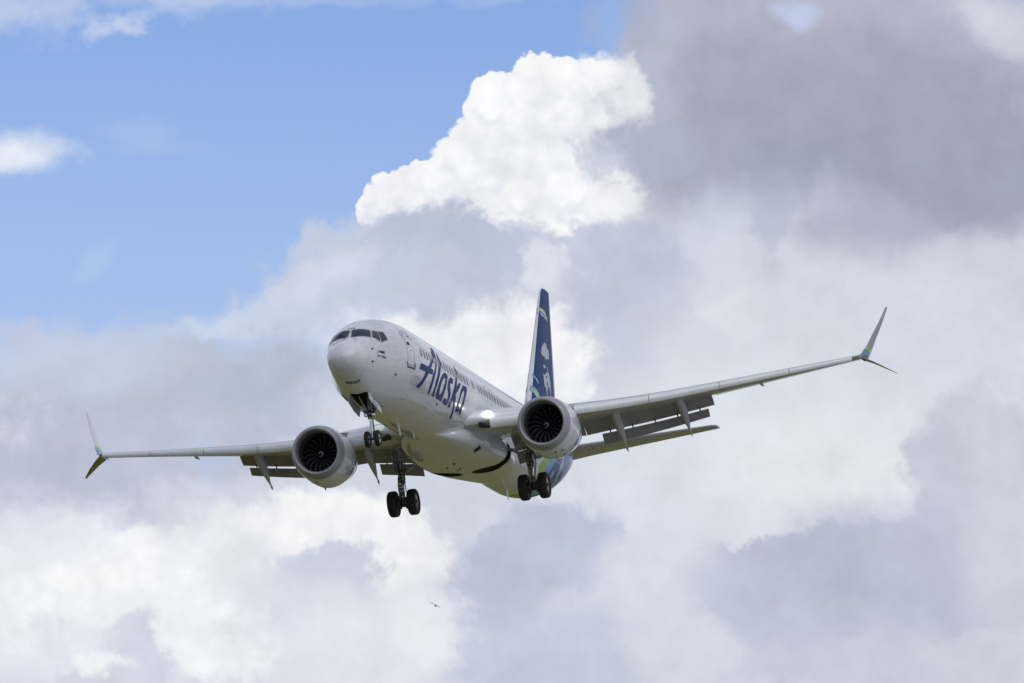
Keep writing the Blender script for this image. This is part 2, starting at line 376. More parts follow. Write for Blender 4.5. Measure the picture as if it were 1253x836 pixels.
    heads = t.math('ADD', t.smooth(t.math('ADD', b1, t.math('MULTIPLY', fb, .5)), .30, .68, 0, .05), t.smooth(t.math('ADD', b2, t.math('MULTIPLY', fb, .4)), .30, .72, 0, .025))
    dim_ = t.math('SUBTRACT', 1.0, t.math('MULTIPLY', bright, heads))
    col = t.mix(1.0, col, t.comb(dim_, dim_, t.math('POWER', dim_, .7)), 'MULTIPLY')
    # fine uneven density in the cloud
    fine = t.math('ADD', t.math('MULTIPLY', fb, .22), t.math('MULTIPLY', fa, .16))
    tone = t.n.new('ShaderNodeSeparateColor')
    t.put(tone.inputs[0], col)
    hazy = t.smooth(t.math('SUBTRACT', tone.outputs[2], tone.outputs[0]), .14 / STR, .40 / STR, 1.0, 0.0)
    grey = t.math('MULTIPLY_ADD', fine, hazy, 1.0)
    col = t.mix(1.0, col, t.comb(grey, grey, grey), 'MULTIPLY')
    t.l.new(col, bg.inputs['Color'])
    world.cycles.sampling_method = 'MANUAL'
    world.cycles.sample_map_resolution = 512


make_sky()


def weather(m, scale=1.2, amount=.12, rough_amp=.12, streak=True, seams=None):
    """worn paint: blotchy, streaked base colour, uneven gloss, optional faint panel seams along the hull"""
    t = NT(m.node_tree)
    b = t.n['Principled BSDF']
    co = t.n.new('ShaderNodeTexCoord').outputs['Object']
    vec = t.vmath('MULTIPLY', co, (.35, 1.0, 1.0)) if streak else co
    n1 = t.noise(vec, scale, 6, .6)
    n2 = t.noise(co, scale * 7, 4, .6)
    f = t.math('ADD', t.math('MULTIPLY', n1, .7), t.math('MULTIPLY', n2, .3))
    src = b.inputs['Base Color'].links[0].from_socket if b.inputs['Base Color'].links else tuple(b.inputs['Base Color'].default_value)
    k = t.smooth(f, .38, .62, 1.0 - amount, 1.0)
    if seams:
        s = t.sep(co)
        for axis, pitch, w in seams:
            q = t.math('ABSOLUTE', t.math('SUBTRACT', t.math('FRACT', t.math('DIVIDE', s[axis], pitch)), .5))
            k = t.math('MULTIPLY', k, t.smooth(q, w / pitch, 1.6 * w / pitch, .80, 1.0))
    col = t.mix(1.0, src, t.comb(k, k, k), 'MULTIPLY')
    t.l.new(col, b.inputs['Base Color'])
    r = b.inputs['Roughness'].default_value
    t.l.new(t.smooth(n2, .3, .7, max(r - rough_amp, .02), r + rough_amp), b.inputs['Roughness'])
    return m


M = {}
M['fin_white'] = new_mat('white_paint', (.71, .72, .75), .28, coat=.6, coat_rough=.08)
M['white'] = new_mat('white_gloss_paint', (.71, .72, .75), .40, coat=1.0, coat_rough=.03, spec=.3)
M['wing_grey'] = new_mat('wing_grey_paint', (.40, .41, .42), .32, coat=.5, coat_rough=.08)
M['flap_grey'] = new_mat('flap_grey_paint', (.30, .285, .30), .55)
M['fairing_grey'] = new_mat('fairing_grey_paint', (.44, .445, .45), .40)
M['slat'] = new_mat('slat_pale_paint', (.78, .785, .80), .36, metal=.12)
M['lip'] = new_mat('intake_lip_metal', (.40, .40, .425), .50, metal=.5)
M['duct'] = new_mat('intake_duct_lining', (.10, .10, .12), .5)
M['blade'] = new_mat('fan_blade_carbon', (.016, .016, .020), .40, metal=.3)
M['black'] = new_mat('matt_black', (.012, .012, .014), .7)
M['bay'] = new_mat('wheel_bay_dark_metal', (.045, .045, .042), .65)
M['tyre'] = new_mat('tyre_rubber', (.018, .017, .020), .75)
M['rim'] = new_mat('wheel_rim_paint', (.55, .56, .58), .4, metal=.3)
M['brake'] = new_mat('brake_steel', (.09, .085, .08), .5, metal=.6)
M['strut'] = new_mat('gear_leg_grey_paint', (.42, .42, .43), .42, metal=.2)
M['chrome'] = new_mat('chromed_piston', (.80, .80, .82), .14, metal=1.0)
M['glass'] = new_mat('cockpit_glass', (.030, .042, .075), .05, spec=.35)
M['glass'].node_tree.nodes['Principled BSDF'].inputs['IOR'].default_value = 1.35
M['winglet_dark'] = new_mat('winglet_outer_grey', (.42, .45, .48), .4, spec=.3)
M['strake_green'] = new_mat('lower_winglet_green_paint', (.20, .26, .07), .4, coat=.3)
M['cabin_glass'] = new_mat('cabin_window_glass', (.085, .09, .105), .15, coat=.5)
M['frame'] = new_mat('window_frame_metal', (.50, .49, .46), .4, metal=.4)
M['navy'] = new_mat('navy_paint', (.020, .055, .190), .45, coat=.0, spec=.2)
M['navy'].node_tree.nodes['Principled BSDF'].inputs['IOR'].default_value = 1.3
M['letter'] = new_mat('lettering_navy_paint', (.010, .042, .175), .35, coat=.0, spec=.12)
M['letter'].node_tree.nodes['Principled BSDF'].inputs['IOR'].default_value = 1.25
M['lime'] = new_mat('lime_paint', (.42, .56, .10), .3, coat=.6)
M['sky_paint'] = new_mat('light_blue_paint', (.10, .30, .60), .3, coat=.6)
M['pale'] = new_mat('pale_grey_blue_paint', (.50, .55, .62), .45, spec=.3)
M['ink'] = new_mat('stencil_ink', (.03, .035, .07), .5)
M['line'] = new_mat('door_seam', (.33, .34, .36), .6)
M['kick'] = new_mat('sill_scuff', (.10, .085, .075), .6)
M['rubber'] = new_mat('seal_rubber', (.03, .03, .03), .7)
M['titan'] = new_mat('titanium_blade_edge', (.11, .11, .12), .45, metal=.5)
M['steel'] = new_mat('exhaust_steel', (.33, .30, .27), .35, metal=.9)
M['bird'] = new_mat('dark_feathers', (.015, .014, .014), .9, spec=.1)
lamp = new_mat('landing_lamp', (.9, .9, .9), .1)
lb = lamp.node_tree.nodes['Principled BSDF']
lb.inputs['Emission Color'].default_value = (1.0, .97, .92, 1)
lb.inputs['Emission Strength'].default_value = 6.0
M['lamp'] = lamp
dim = new_mat('landing_lamp_side', (.8, .85, .8), .1)
lb = dim.node_tree.nodes['Principled BSDF']
lb.inputs['Emission Color'].default_value = (.85, 1.0, .9, 1)
lb.inputs['Emission Strength'].default_value = .35
M['lamp_dim'] = dim

# fuselage paint: white, with the diagonal lime / blue / navy tail bands painted on the skin
hull = new_mat('hull_paint', (.71, .72, .75), .40, coat=1.0, coat_rough=.02, spec=.3)
t = NT(hull.node_tree)
co = t.n.new('ShaderNodeTexCoord').outputs['Object']
s = t.sep(co)
xa = t.math('SUBTRACT', 20.0, s[0])                     # aft of the nose
za = t.math('SUBTRACT', s[2], 3.96)
diag = t.math('ADD', xa, t.math('MULTIPLY', za, -0.95))
diag = t.math('SUBTRACT', diag, t.smooth(za, -1.1, -2.1, 0, 2.3))
diag = t.math('ADD', diag, t.math('MULTIPLY', t.math('SUBTRACT', t.noise(co, .5, 3), .5), .7))
c = (.71, .72, .75)
for edge, col in ((29.72, (.36, .52, .05)), (30.75, (.16, .38, .66)), (31.75, (.022, .085, .28))):
    c = t.mix(t.smooth(diag, edge - .03, edge + .03), c, col)
fl = t.noise(t.vmath('MULTIPLY', co, (1.0, .6, .5)), 1.6, 4, .6)
flm = t.math('MULTIPLY', t.smooth(fl, .54, .57), t.smooth(diag, 31.9, 32.6))
c = t.mix(flm, c, (.45, .53, .63))
c = t.mix(t.smooth(diag, 37.4, 38.2), c, (.40, .50, .64))
t.l.new(c, t.n['Principled BSDF'].inputs['Base Color'])
t.l.new(t.smooth(diag, 29.6, 29.8, 1.0, .25), t.n['Principled BSDF'].inputs['Coat Weight'])
M['hull'] = weather(hull, .9, .12, .10, seams=((0, 2.54, .012), (2, 1.9, .008)))
for k, args in {'white': (.9, .10, .08), 'fin_white': (.9, .1, .08), 'wing_grey': (1.3, .16, .1), 'flap_grey': (1.6, .25, .1),
                'fairing_grey': (1.4, .18, .1), 'slat': (1.2, .10, .06), 'lip': (1.5, .10, .06), 'tyre': (3., .3, .1),
                'strut': (4., .35, .12), 'navy': (.9, .12, .06), 'letter': (1.2, .25, .08), 'brake': (6., .4, .1), 'bay': (3., .5, .1),
                'duct': (2., .2, .1), 'rim': (5., .25, .1)}.items():
    weather(M[k], *args, streak=k not in ('tyre', 'strut', 'brake', 'bay'), seams=((0, 1.83, .010), (1, 1.37, .008)) if k in ('white', 'wing_grey') else None)

# ------------------------------------------------------------------ shape tables (aircraft frame: x aft of nose, y to port, z up)
def pchip(xs, ys):
    n = len(xs)
    h = [xs[i + 1] - xs[i] for i in range(n - 1)]
    d = [(ys[i + 1] - ys[i]) / h[i] for i in range(n - 1)]
    m = [0.0] * n
    m[0], m[-1] = d[0], d[-1]
    for i in range(1, n - 1):
        if d[i - 1] * d[i] <= 0:
            m[i] = 0.0
        else:
            w1, w2 = 2 * h[i] + h[i - 1], h[i] + 2 * h[i - 1]
            m[i] = (w1 + w2) / (w1 / d[i - 1] + w2 / d[i])

    def f(x):
        if x <= xs[0]:
            return ys[0]
        if x >= xs[-1]:
            return ys[-1]
        i = 0
        while x > xs[i + 1]:
            i += 1
        t = (x - xs[i]) / h[i]
        return ((1 + 2 * t) * (1 - t) ** 2 * ys[i] + t * (1 - t) ** 2 * h[i] * m[i]
                + t * t * (3 - 2 * t) * ys[i + 1] + t * t * (t - 1) * h[i] * m[i + 1])
    return f


FUS = [  # x, top, bottom, half width, height of the widest line
    (0.00, -0.60, -0.60, 0.000, -0.60),
    (0.03, -0.47, -0.73, 0.160, -0.60),
    (0.10, -0.34, -0.87, 0.315, -0.59),
    (0.25, -0.17, -1.04, 0.520, -0.57),
    (0.50, 0.00, -1.21, 0.690, -0.53),
    (0.80, 0.14, -1.36, 0.845, -0.48),
    (1.20, 0.29, -1.53, 0.950, -0.41),
    (1.60, 0.47, -1.67, 1.040, -0.34),
    (2.00, 0.80, -1.78, 1.130, -0.26),
    (2.50, 1.07, -1.89, 1.245, -0.18),
    (3.00, 1.25, -1.97, 1.370, -0.12),
    (3.60, 1.43, -2.04, 1.530, -0.07),
    (4.40, 1.61, -2.09, 1.715, -0.03),
    (5.40, 1.77, -2.12, 1.828, 0.00),
    (6.80, 1.87, -2.13, 1.878, 0.00),
    (8.50, 1.88, -2.13, 1.880, 0.00),
    (28.5, 1.88, -2.13, 1.880, 0.00),
    (30.5, 1.88, -2.11, 1.872, 0.00),
    (32.0, 1.88, -2.00, 1.840, 0.03),
    (33.5, 1.87, -1.74, 1.740, 0.12),
    (35.0, 1.85, -1.36, 1.580, 0.28),
    (37.0, 1.80, -0.70, 1.260, 0.55),
    (39.0, 1.68, -0.05, 0.850, 0.78),
    (40.5, 1.52, 0.42, 0.500, 0.97),
    (41.3, 1.36, 0.72, 0.290, 1.04),
    (41.6, 1.24, 0.86, 0.160, 1.05),
]
_fx = [r[0] for r in FUS]
_ff = [pchip(_fx, [r[k] for r in FUS]) for k in (1, 2, 3, 4)]


def fus_sec(x):
    return [f(x) for f in _ff]


def fus_pt(x, th, off=0.0):
    """point on the hull; th = 0 at the crown, pi/2 on the port side, pi at the keel"""
    zt, zb, w, zc = fus_sec(x)
    c, s = math.cos(th), math.sin(th)
    a = (zt - zc) if c > 0 else (zc - zb)
    y, z = w * s, zc + a * c
    if off:
        n = fus_nrm(x, th)
        return (x + n[0] * off, y + n[1] * off, z + n[2] * off)
    return (x, y, z)


def fus_nrm(x, th):
    e = 1e-3
    p0, p1 = fus_pt(x - e, th), fus_pt(x + e, th)
    q0, q1 = fus_pt(x, th - e), fus_pt(x, th + e)
    a = [p1[i] - p0[i] for i in range(3)]
    b = [q1[i] - q0[i] for i in range(3)]
    n = [b[1] * a[2] - b[2] * a[1], b[2] * a[0] - b[0] * a[2], b[0] * a[1] - b[1] * a[0]]
    zt, zb, w, zc = fus_sec(x)
    p = fus_pt(x, th)
    if n[1] * p[1] + n[2] * (p[2] - zc) < 0:
        n = [-q for q in n]
    l = math.sqrt(sum(q * q for q in n)) or 1.0
    return [q / l for q in n]


def lerp_table(tab, x):
    if x <= tab[0][0]:
        i = 0
    elif x >= tab[-1][0]:
        i = len(tab) - 2
    else:
        i = 0
        while x > tab[i + 1][0]:
            i += 1
    a, b = tab[i], tab[i + 1]
    t = (x - a[0]) / (b[0] - a[0])
    return [a[k] + (b[k] - a[k]) * t for k in range(1, len(a))]


WING_Z = pchip([1.0, 2.0, 3.0, 4.9, 6.5, 8.0, 12.0, 16.0, 17.2],
               [-1.24, -1.13, -1.03, -0.87, -0.73, -0.56, 0.08, 0.77, 0.98])
# y, leading edge x, trailing edge x, thickness, twist (deg, nose up)
WING = [(1.0, 14.70, 23.15, .140, -2.0), (1.9, 15.35, 23.20, .135, -2.2), (4.9, 17.42, 23.30, .118, -3.2),
        (5.8, 17.92, 23.40, .114, -3.4), (10.6, 20.52, 24.55, .104, -4.3), (16.9, 23.93, 25.62, .098, -4.9),
        (17.1, 24.05, 25.67, .098, -4.9)]


def wing_at(y):
    xl, xt, t, tw = lerp_table(WING, y)
    return xl, xt - xl, WING_Z(y), t, R(tw)


def foil(u):
    """upper and lower height of a unit-chord section of unit thickness"""
    h = 5 * (.2969 * math.sqrt(max(u, 0)) - .1260 * u - .3516 * u * u + .2843 * u ** 3 - .1036 * u ** 4)
    cam = .10 * u * (1 - u) + .10 * u * u * (1 - u)
    return h + cam, -h * .92 + cam


def wing_pt(y, u, side):
    """side +1 upper, -1 lower skin"""
    xl, c, z, t, tw = wing_at(y)
    up, lo = foil(u)
    px, pz = u * c, (up if side > 0 else lo) * t * c
    ct, st = math.cos(tw), math.sin(tw)
    return (xl + px * ct + pz * st, y, z - px * st + pz * ct)


FIN = [(1.5, 33.35, 40.05, .10), (8.42, 39.02, 40.98, .085), (8.62, 39.45, 41.02, .08)]   # z, le, te, thickness


def fin_half(x, z):
    le, te, t = lerp_table(FIN, z)
    u = min(max((x - le) / (te - le), 0), 1)
    return foil_sym(u) * t * (te - le)


def foil_sym(u):
    return 5 * (.2969 * math.sqrt(max(u, 0)) - .1260 * u - .3516 * u * u + .2843 * u ** 3 - .1036 * u ** 4)

# outlines of painted marks: (station, angle) on the hull, (station, height) on the fin
DECALS = {'arc': [(38.245, 7.528), (38.629, 7.568), (39.153, 7.495), (39.59, 7.279), (39.697, 7.082), (39.497, 7.121), (39.083, 7.32), (38.559, 7.393),
         (38.158, 7.386)],
 'arcb': [(38.107, 7.335), (38.544, 7.355), (39.068, 7.282), (39.413, 7.144), (39.196, 7.138), (38.817, 7.192), (38.469, 7.165), (38.437, 7.238),
          (38.065, 7.229)],
 'beard_hole': [(37.911, 4.082), (38.072, 4.107), (38.054, 3.932), (37.921, 3.854), (37.855, 3.941)],
 'brand': [(2.01, 1.549), (2.519, 1.5993)],
 'brand2': [(1.805, 1.6667), (2.663, 1.7195)],
 'door': [(4.523, 1.2295), (4.442, 1.3623), (4.381, 1.5356), (4.435, 1.6959), (4.493, 1.7885), (5.259, 1.7859), (5.273, 1.6508), (5.28, 1.5115),
          (5.308, 1.3495), (5.25, 1.2777)],
 'doorstep': [(4.376, 1.7829), (4.528, 1.8465), (5.344, 1.8424), (5.434, 1.7798)],
 'doorwin': [(4.62, 1.2673), (4.941, 1.2627), (4.963, 1.3087), (4.619, 1.3075)],
 'exit1': [(18.085, 1.1937), (18.431, 1.2098), (18.369, 1.6667), (18.183, 1.7391), (17.952, 1.7331), (17.862, 1.5512)],
 'exit2': [(18.976, 1.2079), (19.327, 1.2237), (19.312, 1.675), (19.13, 1.7472), (18.891, 1.7267), (18.824, 1.5587)],
 'eye': [(37.38, 4.698), (37.545, 4.795), (37.727, 4.829), (37.886, 4.805), (37.984, 4.777), (37.846, 4.705), (37.614, 4.65), (37.494, 4.666)],
 'face': [(37.206, 4.365), (37.384, 4.326), (37.658, 4.379), (37.946, 4.531), (38.172, 4.527), (38.31, 4.577), (38.228, 4.819), (38.363, 4.84),
          (38.443, 4.656), (38.628, 4.548), (38.786, 4.416), (38.856, 4.25), (38.827, 4.05), (38.747, 3.764), (38.63, 3.512), (38.486, 3.49),
          (38.495, 3.726), (38.375, 3.913), (38.114, 3.893), (37.95, 3.8), (37.891, 3.693), (37.742, 3.573), (37.606, 3.357), (37.472, 3.337),
          (37.526, 3.579), (37.445, 3.801), (37.237, 3.701), (37.165, 3.836), (37.154, 4.127)],
 'frontwins': [(10.242, 1.35), (10.771, 1.3686), (11.339, 1.3712), (11.875, 1.3894), (13.103, 1.4), (14.513, 1.4214)],
 'hood': [(38.357, 5.944), (38.661, 5.938), (38.711, 5.83), (38.817, 5.749), (39.193, 5.727), (39.231, 5.591), (39.149, 5.346), (39.07, 5.263),
          (38.924, 5.244), (38.7, 5.263), (38.409, 5.205), (38.226, 5.034), (38.145, 5.12), (37.986, 5.202), (37.767, 5.23), (37.493, 5.214),
          (37.318, 5.293), (37.403, 5.431), (37.561, 5.58), (37.91, 5.785)],
 'letters': [[[(9.376, 0.9934), (9.617, 1.0304), (9.333, 1.1858), (9.214, 1.3139), (8.973, 1.4458), (8.808, 1.567), (8.8, 1.5778), (8.661, 1.6734),
               (8.441, 1.8137), (8.343, 1.9474), (8.281, 2.0833), (8.332, 2.1407), (8.026, 2.1415), (7.979, 1.9986), (8.07, 1.8718), (8.184, 1.7541),
               (8.071, 1.735), (7.93, 1.7529), (7.474, 1.7647), (7.222, 1.8507), (6.951, 1.9657), (6.742, 2.0573), (6.517, 2.1441), (6.071, 2.139),
               (6.483, 2.0062), (6.576, 1.9613), (6.767, 1.8641), (6.939, 1.7751), (5.918, 1.7861), (6.152, 1.6635), (6.352, 1.651), (7.243, 1.6414),
               (7.451, 1.628), (7.702, 1.5515), (8.169, 1.4183), (8.529, 1.3128), (8.558, 1.2281)],
              [(8.94, 1.2762), (8.909, 1.3687), (8.696, 1.5051), (8.476, 1.6304), (8.272, 1.7226), (8.155, 1.7387), (8.252, 1.6465), (7.857, 1.636),
               (7.961, 1.5897), (8.294, 1.4667)]],
             [[(9.986, 1.072), (9.893, 1.1837), (9.861, 1.3044), (9.79, 1.4133), (9.627, 1.5108), (9.439, 1.6332), (9.196, 1.775), (9.068, 1.8943),
               (8.979, 2.0138), (9.14, 2.1342), (8.683, 2.139), (8.713, 2.067), (8.758, 1.9489), (8.768, 1.8293), (9.005, 1.672), (9.191, 1.5378),
               (9.32, 1.453), (9.486, 1.3373), (9.657, 1.1957)]],
             [[(10.2, 1.5538), (10.542, 1.5552), (10.792, 1.5779), (10.596, 1.7636), (10.437, 1.9493), (10.374, 2.1327), (10.049, 2.132),
               (9.886, 2.1233), (9.676, 2.1397), (9.433, 2.135), (9.257, 2.0485), (9.265, 1.8809), (9.577, 1.697), (9.812, 1.6267)],
              [(10.089, 1.6755), (10.338, 1.6534), (10.344, 1.7173), (10.22, 1.8121), (10.067, 1.9543), (9.884, 2.0353), (9.733, 2.0285),
               (9.619, 1.9208), (9.752, 1.7809)]],
             [[(11.296, 1.5696), (11.749, 1.5782), (11.675, 1.6825), (11.368, 1.6807), (11.182, 1.7112), (11.265, 1.787), (11.474, 1.9025),
               (11.488, 1.9995), (11.519, 2.0796), (11.29, 2.1493), (10.925, 2.154), (10.572, 2.1291), (10.635, 2.0245), (10.966, 2.0408),
               (11.172, 2.0253), (11.163, 1.9584), (11.006, 1.8859), (10.835, 1.8329), (10.816, 1.748), (10.91, 1.6554)]],
             [[(12.743, 1.1534), (12.778, 1.231), (12.916, 1.3152), (12.622, 1.453), (12.449, 1.5664), (12.349, 1.6949), (12.832, 1.5697),
               (13.153, 1.5794), (12.634, 1.7414), (12.283, 1.8421), (12.385, 1.8851), (12.498, 1.9723), (12.652, 2.122), (12.95, 2.3239),
               (12.701, 2.3321), (12.496, 2.1703), (12.28, 2.0383), (12.016, 1.9629), (11.989, 2.0441), (11.908, 2.1561), (11.586, 2.1573),
               (11.658, 2.0209), (11.736, 1.91), (11.837, 1.8046), (11.938, 1.7327), (12.065, 1.6333), (12.324, 1.4853), (12.58, 1.383),
               (12.551, 1.3077), (12.673, 1.1882)]],
             [[(13.566, 1.5691), (14.244, 1.5684), (14.143, 1.669), (13.946, 1.8128), (13.858, 1.985), (13.848, 2.1609), (13.569, 2.1585),
               (13.548, 2.0957), (13.234, 2.151), (12.968, 2.1573), (12.839, 2.0655), (12.877, 1.9782), (12.995, 1.8261), (13.103, 1.7102),
               (13.342, 1.6178)],
              [(13.62, 1.6736), (13.775, 1.6842), (13.678, 1.8319), (13.552, 1.9781), (13.427, 2.0283), (13.158, 2.014), (13.098, 1.9285),
               (13.174, 1.8134), (13.397, 1.7218)]]],
 'lime': [(35.048, 3.498), (35.217, 3.504), (35.595, 3.364), (35.904, 3.129), (35.707, 3.012), (35.37, 2.961), (35.067, 3.167), (34.842, 3.23),
          (34.917, 3.377)],
 'lime_in': [(34.918, 3.338), (35.091, 3.355), (35.458, 3.226), (35.689, 3.009), (35.458, 2.974), (35.116, 3.165), (34.899, 3.248)],
 'max': [(1.176, -2.9446), (1.277, 2.7904)],
 'nine': [(2.13, -0.1515), (2.127, 0.1297)],
 'nose_hole': [(37.728, 4.302), (37.922, 4.365), (38.047, 4.342), (37.841, 4.248), (37.672, 4.245)],
 'pale': [(35.554, 4.105), (35.703, 4.06), (35.941, 3.922), (36.064, 3.703), (35.972, 3.681), (35.732, 3.88), (35.523, 3.984)],
 'pane1': [(1.931, 0.0377), (2.283, 0.6574), (1.868, 0.8392), (1.475, 0.0867)],
 'pane1s': [(1.908, -0.0515), (2.335, -0.671), (1.778, -0.7546), (1.465, -0.0152)],
 'pane2': [(2.356, 0.7118), (2.592, 0.819), (2.282, 1.1912), (1.958, 0.8841)],
 'pane3': [(2.661, 0.8381), (3.022, 0.9197), (2.945, 1.1919), (2.348, 1.2325)],
 'rearwins': [(15.588, 1.4116), (16.61, 1.4132), (16.869, 1.4178), (19.047, 1.4025), (22.609, 1.389), (23.16, 1.3877)],
 'sensors': [(1.338, 1.3404), (1.314, 1.8674), (3.546, 2.0647), (1.888, 1.5488)],
 'toplim': [(38.875, 8.499), (40.309, 8.466), (39.079, 3.673), (34.808, 3.449), (37.112, 6.211)]}

# ------------------------------------------------------------------ mesh helpers
def LV(p):
    return Vector((20.0 - p[0], p[1], p[2] + 3.96))   # aircraft frame -> object frame (x forward, y port, z up)


def mesh_obj(name, verts, faces, mats, parent, fmat=None, angle=35, smooth=True, raw=False):
    me = bpy.data.meshes.new(name)
    me.from_pydata([v if raw else LV(v) for v in verts], [], faces)
    for m in (mats if isinstance(mats, (list, tuple)) else [mats]):
        me.materials.append(m)
    bm = bmesh.new()
    bm.from_mesh(me)
    if fmat:
        for f, k in zip(bm.faces, fmat):
            f.material_index = k
    bmesh.ops.recalc_face_normals(bm, faces=bm.faces)
    for f in bm.faces:
        f.smooth = smooth
    bm.to_mesh(me)
    bm.free()
    if smooth:
        me.set_sharp_from_angle(angle=R(angle))
    o = bpy.data.objects.new(name, me)
    COL.objects.link(o)
    if parent is not None:
        o.parent = parent
    return o


class MB:
    def __init__(self):
        self.v, self.f, self.m = [], [], []

    def rings(self, rings, cap0=True, cap1=True, mat=0, closed=True):
        base = len(self.v)
        n = len(rings[0])
        for r in rings:
            self.v += [tuple(p) for p in r]
        for i in range(len(rings) - 1):
            for j in range(n if closed else n - 1):
                k = (j + 1) % n
                self.f.append((base + i * n + j, base + i * n + k, base + (i + 1) * n + k, base + (i + 1) * n + j))
                self.m.append(mat)
        if cap0:
            self.f.append(tuple(base + j for j in range(n))[::-1]); self.m.append(mat)
        if cap1:
            o = base + (len(rings) - 1) * n
            self.f.append(tuple(o + j for j in range(n))); self.m.append(mat)
        return self

    def lathe(self, prof, c, axis='x', n=32, mat=0, zs=1.0, closed_profile=False, yaw=0.0):
        """profile [(along, radius)] about an axis through c"""
        rings = []
        for a, r in prof:
            ring = []
            for k in range(n):
                ph = 2 * math.pi * k / n
                u, w = r * math.cos(ph), r * math.sin(ph) * zs
                if axis == 'x':
                    ring.append((c[0] + a, c[1] + u, c[2] + w))
                elif axis == 'y':
                    ring.append((c[0] + u, c[1] + a, c[2] + w))
                else:
                    ring.append((c[0] + u, c[1] + w, c[2] + a))
            rings.append(ring)
        if closed_profile:
            rings.append(rings[0])
            self.rings(rings, False, False, mat)
        else:
            self.rings(rings, True, True, mat)
        return self

    def tube(self, p, q, r, r2=None, n=14, mat=0):
        p, q = Vector(p), Vector(q)
        r2 = r if r2 is None else r2
        d = (q - p).normalized()
        a = d.orthogonal().normalized()
        b = d.cross(a)
        self.rings([[tuple(c + (a * math.cos(2 * math.pi * k / n) + b * math.sin(2 * math.pi * k / n)) * rr) for k in range(n)]
                    for c, rr in ((p, r), (q, r2))], True, True, mat)
        return self

    def path(self, pts, r, n=8, mat=0):
        for a, b in zip(pts, pts[1:]):
            self.tube(a, b, r, r, n, mat)
        return self

    def prism(self, poly, off, mat=0):
        """polygon of 3D points extruded by a vector"""
        self.rings([poly, [tuple(p[i] + off[i] for i in range(3)) for p in poly]], True, True, mat)
        return self

    def build(self, name, mats, parent, **kw):
        return mesh_obj(name, self.v, self.f, mats, parent, fmat=self.m, **kw)


def boolean_cut(o, cutter, parent_mat=None):
    md = o.modifiers.new('cut', 'BOOLEAN')
    md.operation = 'DIFFERENCE'
    md.solver = 'EXACT'
    md.object = cutter
    bpy.context.view_layer.update()
    dg = bpy.context.evaluated_depsgraph_get()
    me = bpy.data.meshes.new_from_object(o.evaluated_get(dg), preserve_all_data_layers=True, depsgraph=dg)
    o.modifiers.clear()
    old = o.data
    o.data = me
    me.name = o.name
    bpy.data.meshes.remove(old)


def decal(name, loops, mapping, mat, parent, step=(.25, .12)):
    """flat outline (first loop outer, others holes) filled, cut on a grid and laid on a curved surface by mapping(u, v)"""
    cu = bpy.data.curves.new('outline', 'CURVE')
    cu.dimensions = '2D'
    cu.fill_mode = 'BOTH'
    for lp in loops:
        sp = cu.splines.new('POLY')
        sp.points.add(len(lp) - 1)
        for q, p in zip(sp.points, lp):
            q.co = (p[0], p[1], 0, 1)
        sp.use_cyclic_u = True
    tmp = bpy.data.objects.new('outline', cu)
    me = bpy.data.meshes.new_from_object(tmp)
    bm = bmesh.new()
    bm.from_mesh(me)
    bpy.data.objects.remove(tmp)
    bpy.data.curves.remove(cu)
    bpy.data.meshes.remove(me)
    return _lay(name, bm, mapping, mat, parent, step)


def _lay(name, bm, mapping, mat, parent, step):
    bmesh.ops.remove_doubles(bm, verts=bm.verts, dist=1e-5)
    for ax in (0, 1):
        lo = min(v.co[ax] for v in bm.verts)
        hi = max(v.co[ax] for v in bm.verts)
        k = math.floor(lo / step[ax]) + 1
        while k * step[ax] < hi:
            co = [0, 0, 0]; no = [0, 0, 0]
            co[ax] = k * step[ax]; no[ax] = 1
            bmesh.ops.bisect_plane(bm, geom=bm.verts[:] + bm.edges[:] + bm.faces[:], plane_co=co, plane_no=no)
            k += 1
    bmesh.ops.triangulate(bm, faces=[f for f in bm.faces if len(f.verts) > 4])
    for v in bm.verts:
        v.co = LV(mapping(v.co.x, v.co.y))
    for f in bm.faces:
        f.smooth = True
    me = bpy.data.meshes.new(name)
    bm.to_mesh(me)
    bm.free()
    me.materials.append(mat)
    o = bpy.data.objects.new(name, me)
    COL.objects.link(o)
    o.parent = parent
    return o


def text_decal(name, body, place, size, mapping, mat, parent, bold=0.0, step=(.25, .1), width=None):
    cu = bpy.data.curves.new('text', 'FONT')
    cu.body = body
    cu.size = size
    cu.offset = bold
    cu.align_x = 'CENTER'
    cu.align_y = 'CENTER'
    tmp = bpy.data.objects.new('text', cu)
    COL.objects.link(tmp)
    bpy.context.view_layer.update()
    me = bpy.data.meshes.new_from_object(tmp)
    bm = bmesh.new()
    bm.from_mesh(me)
    bpy.data.objects.remove(tmp)
    bpy.data.meshes.remove(me)
    w = max(v.co.x for v in bm.verts) - min(v.co.x for v in bm.verts)
    k = (width / w) if width else 1.0
    return _lay(name, bm, lambda u, v: mapping(*place(u * k, v)), mat, parent, (10, 10))


def hull_map(off):
    return lambda x, th: fus_pt(x, th, off)


def ring_loop(lp, w):
    """the loop and a copy shrunk towards its middle: a thin outline"""
    cx = sum(p[0] for p in lp) / len(lp)
    cy = sum(p[1] for p in lp) / len(lp)
    ex = max(abs(p[0] - cx) for p in lp)
    ey = max(abs(p[1] - cy) for p in lp)
    return [lp, [(cx + (p[0] - cx) * (1 - w / ex), cy + (p[1] - cy) * (1 - w * .53 / ey)) for p in lp][::-1]]


# ------------------------------------------------------------------ the airliner
airliner = bpy.data.objects.new('airliner', None)
COL.objects.link(airliner)
airliner['label'] = 'large white twin-engine jet airliner with navy tail and wheels down, coming in to land'
airliner['category'] = 'airplane'

# hull
def arange(a, b, n):
    return [a + (b - a) * i / (n - 1) for i in range(n)]


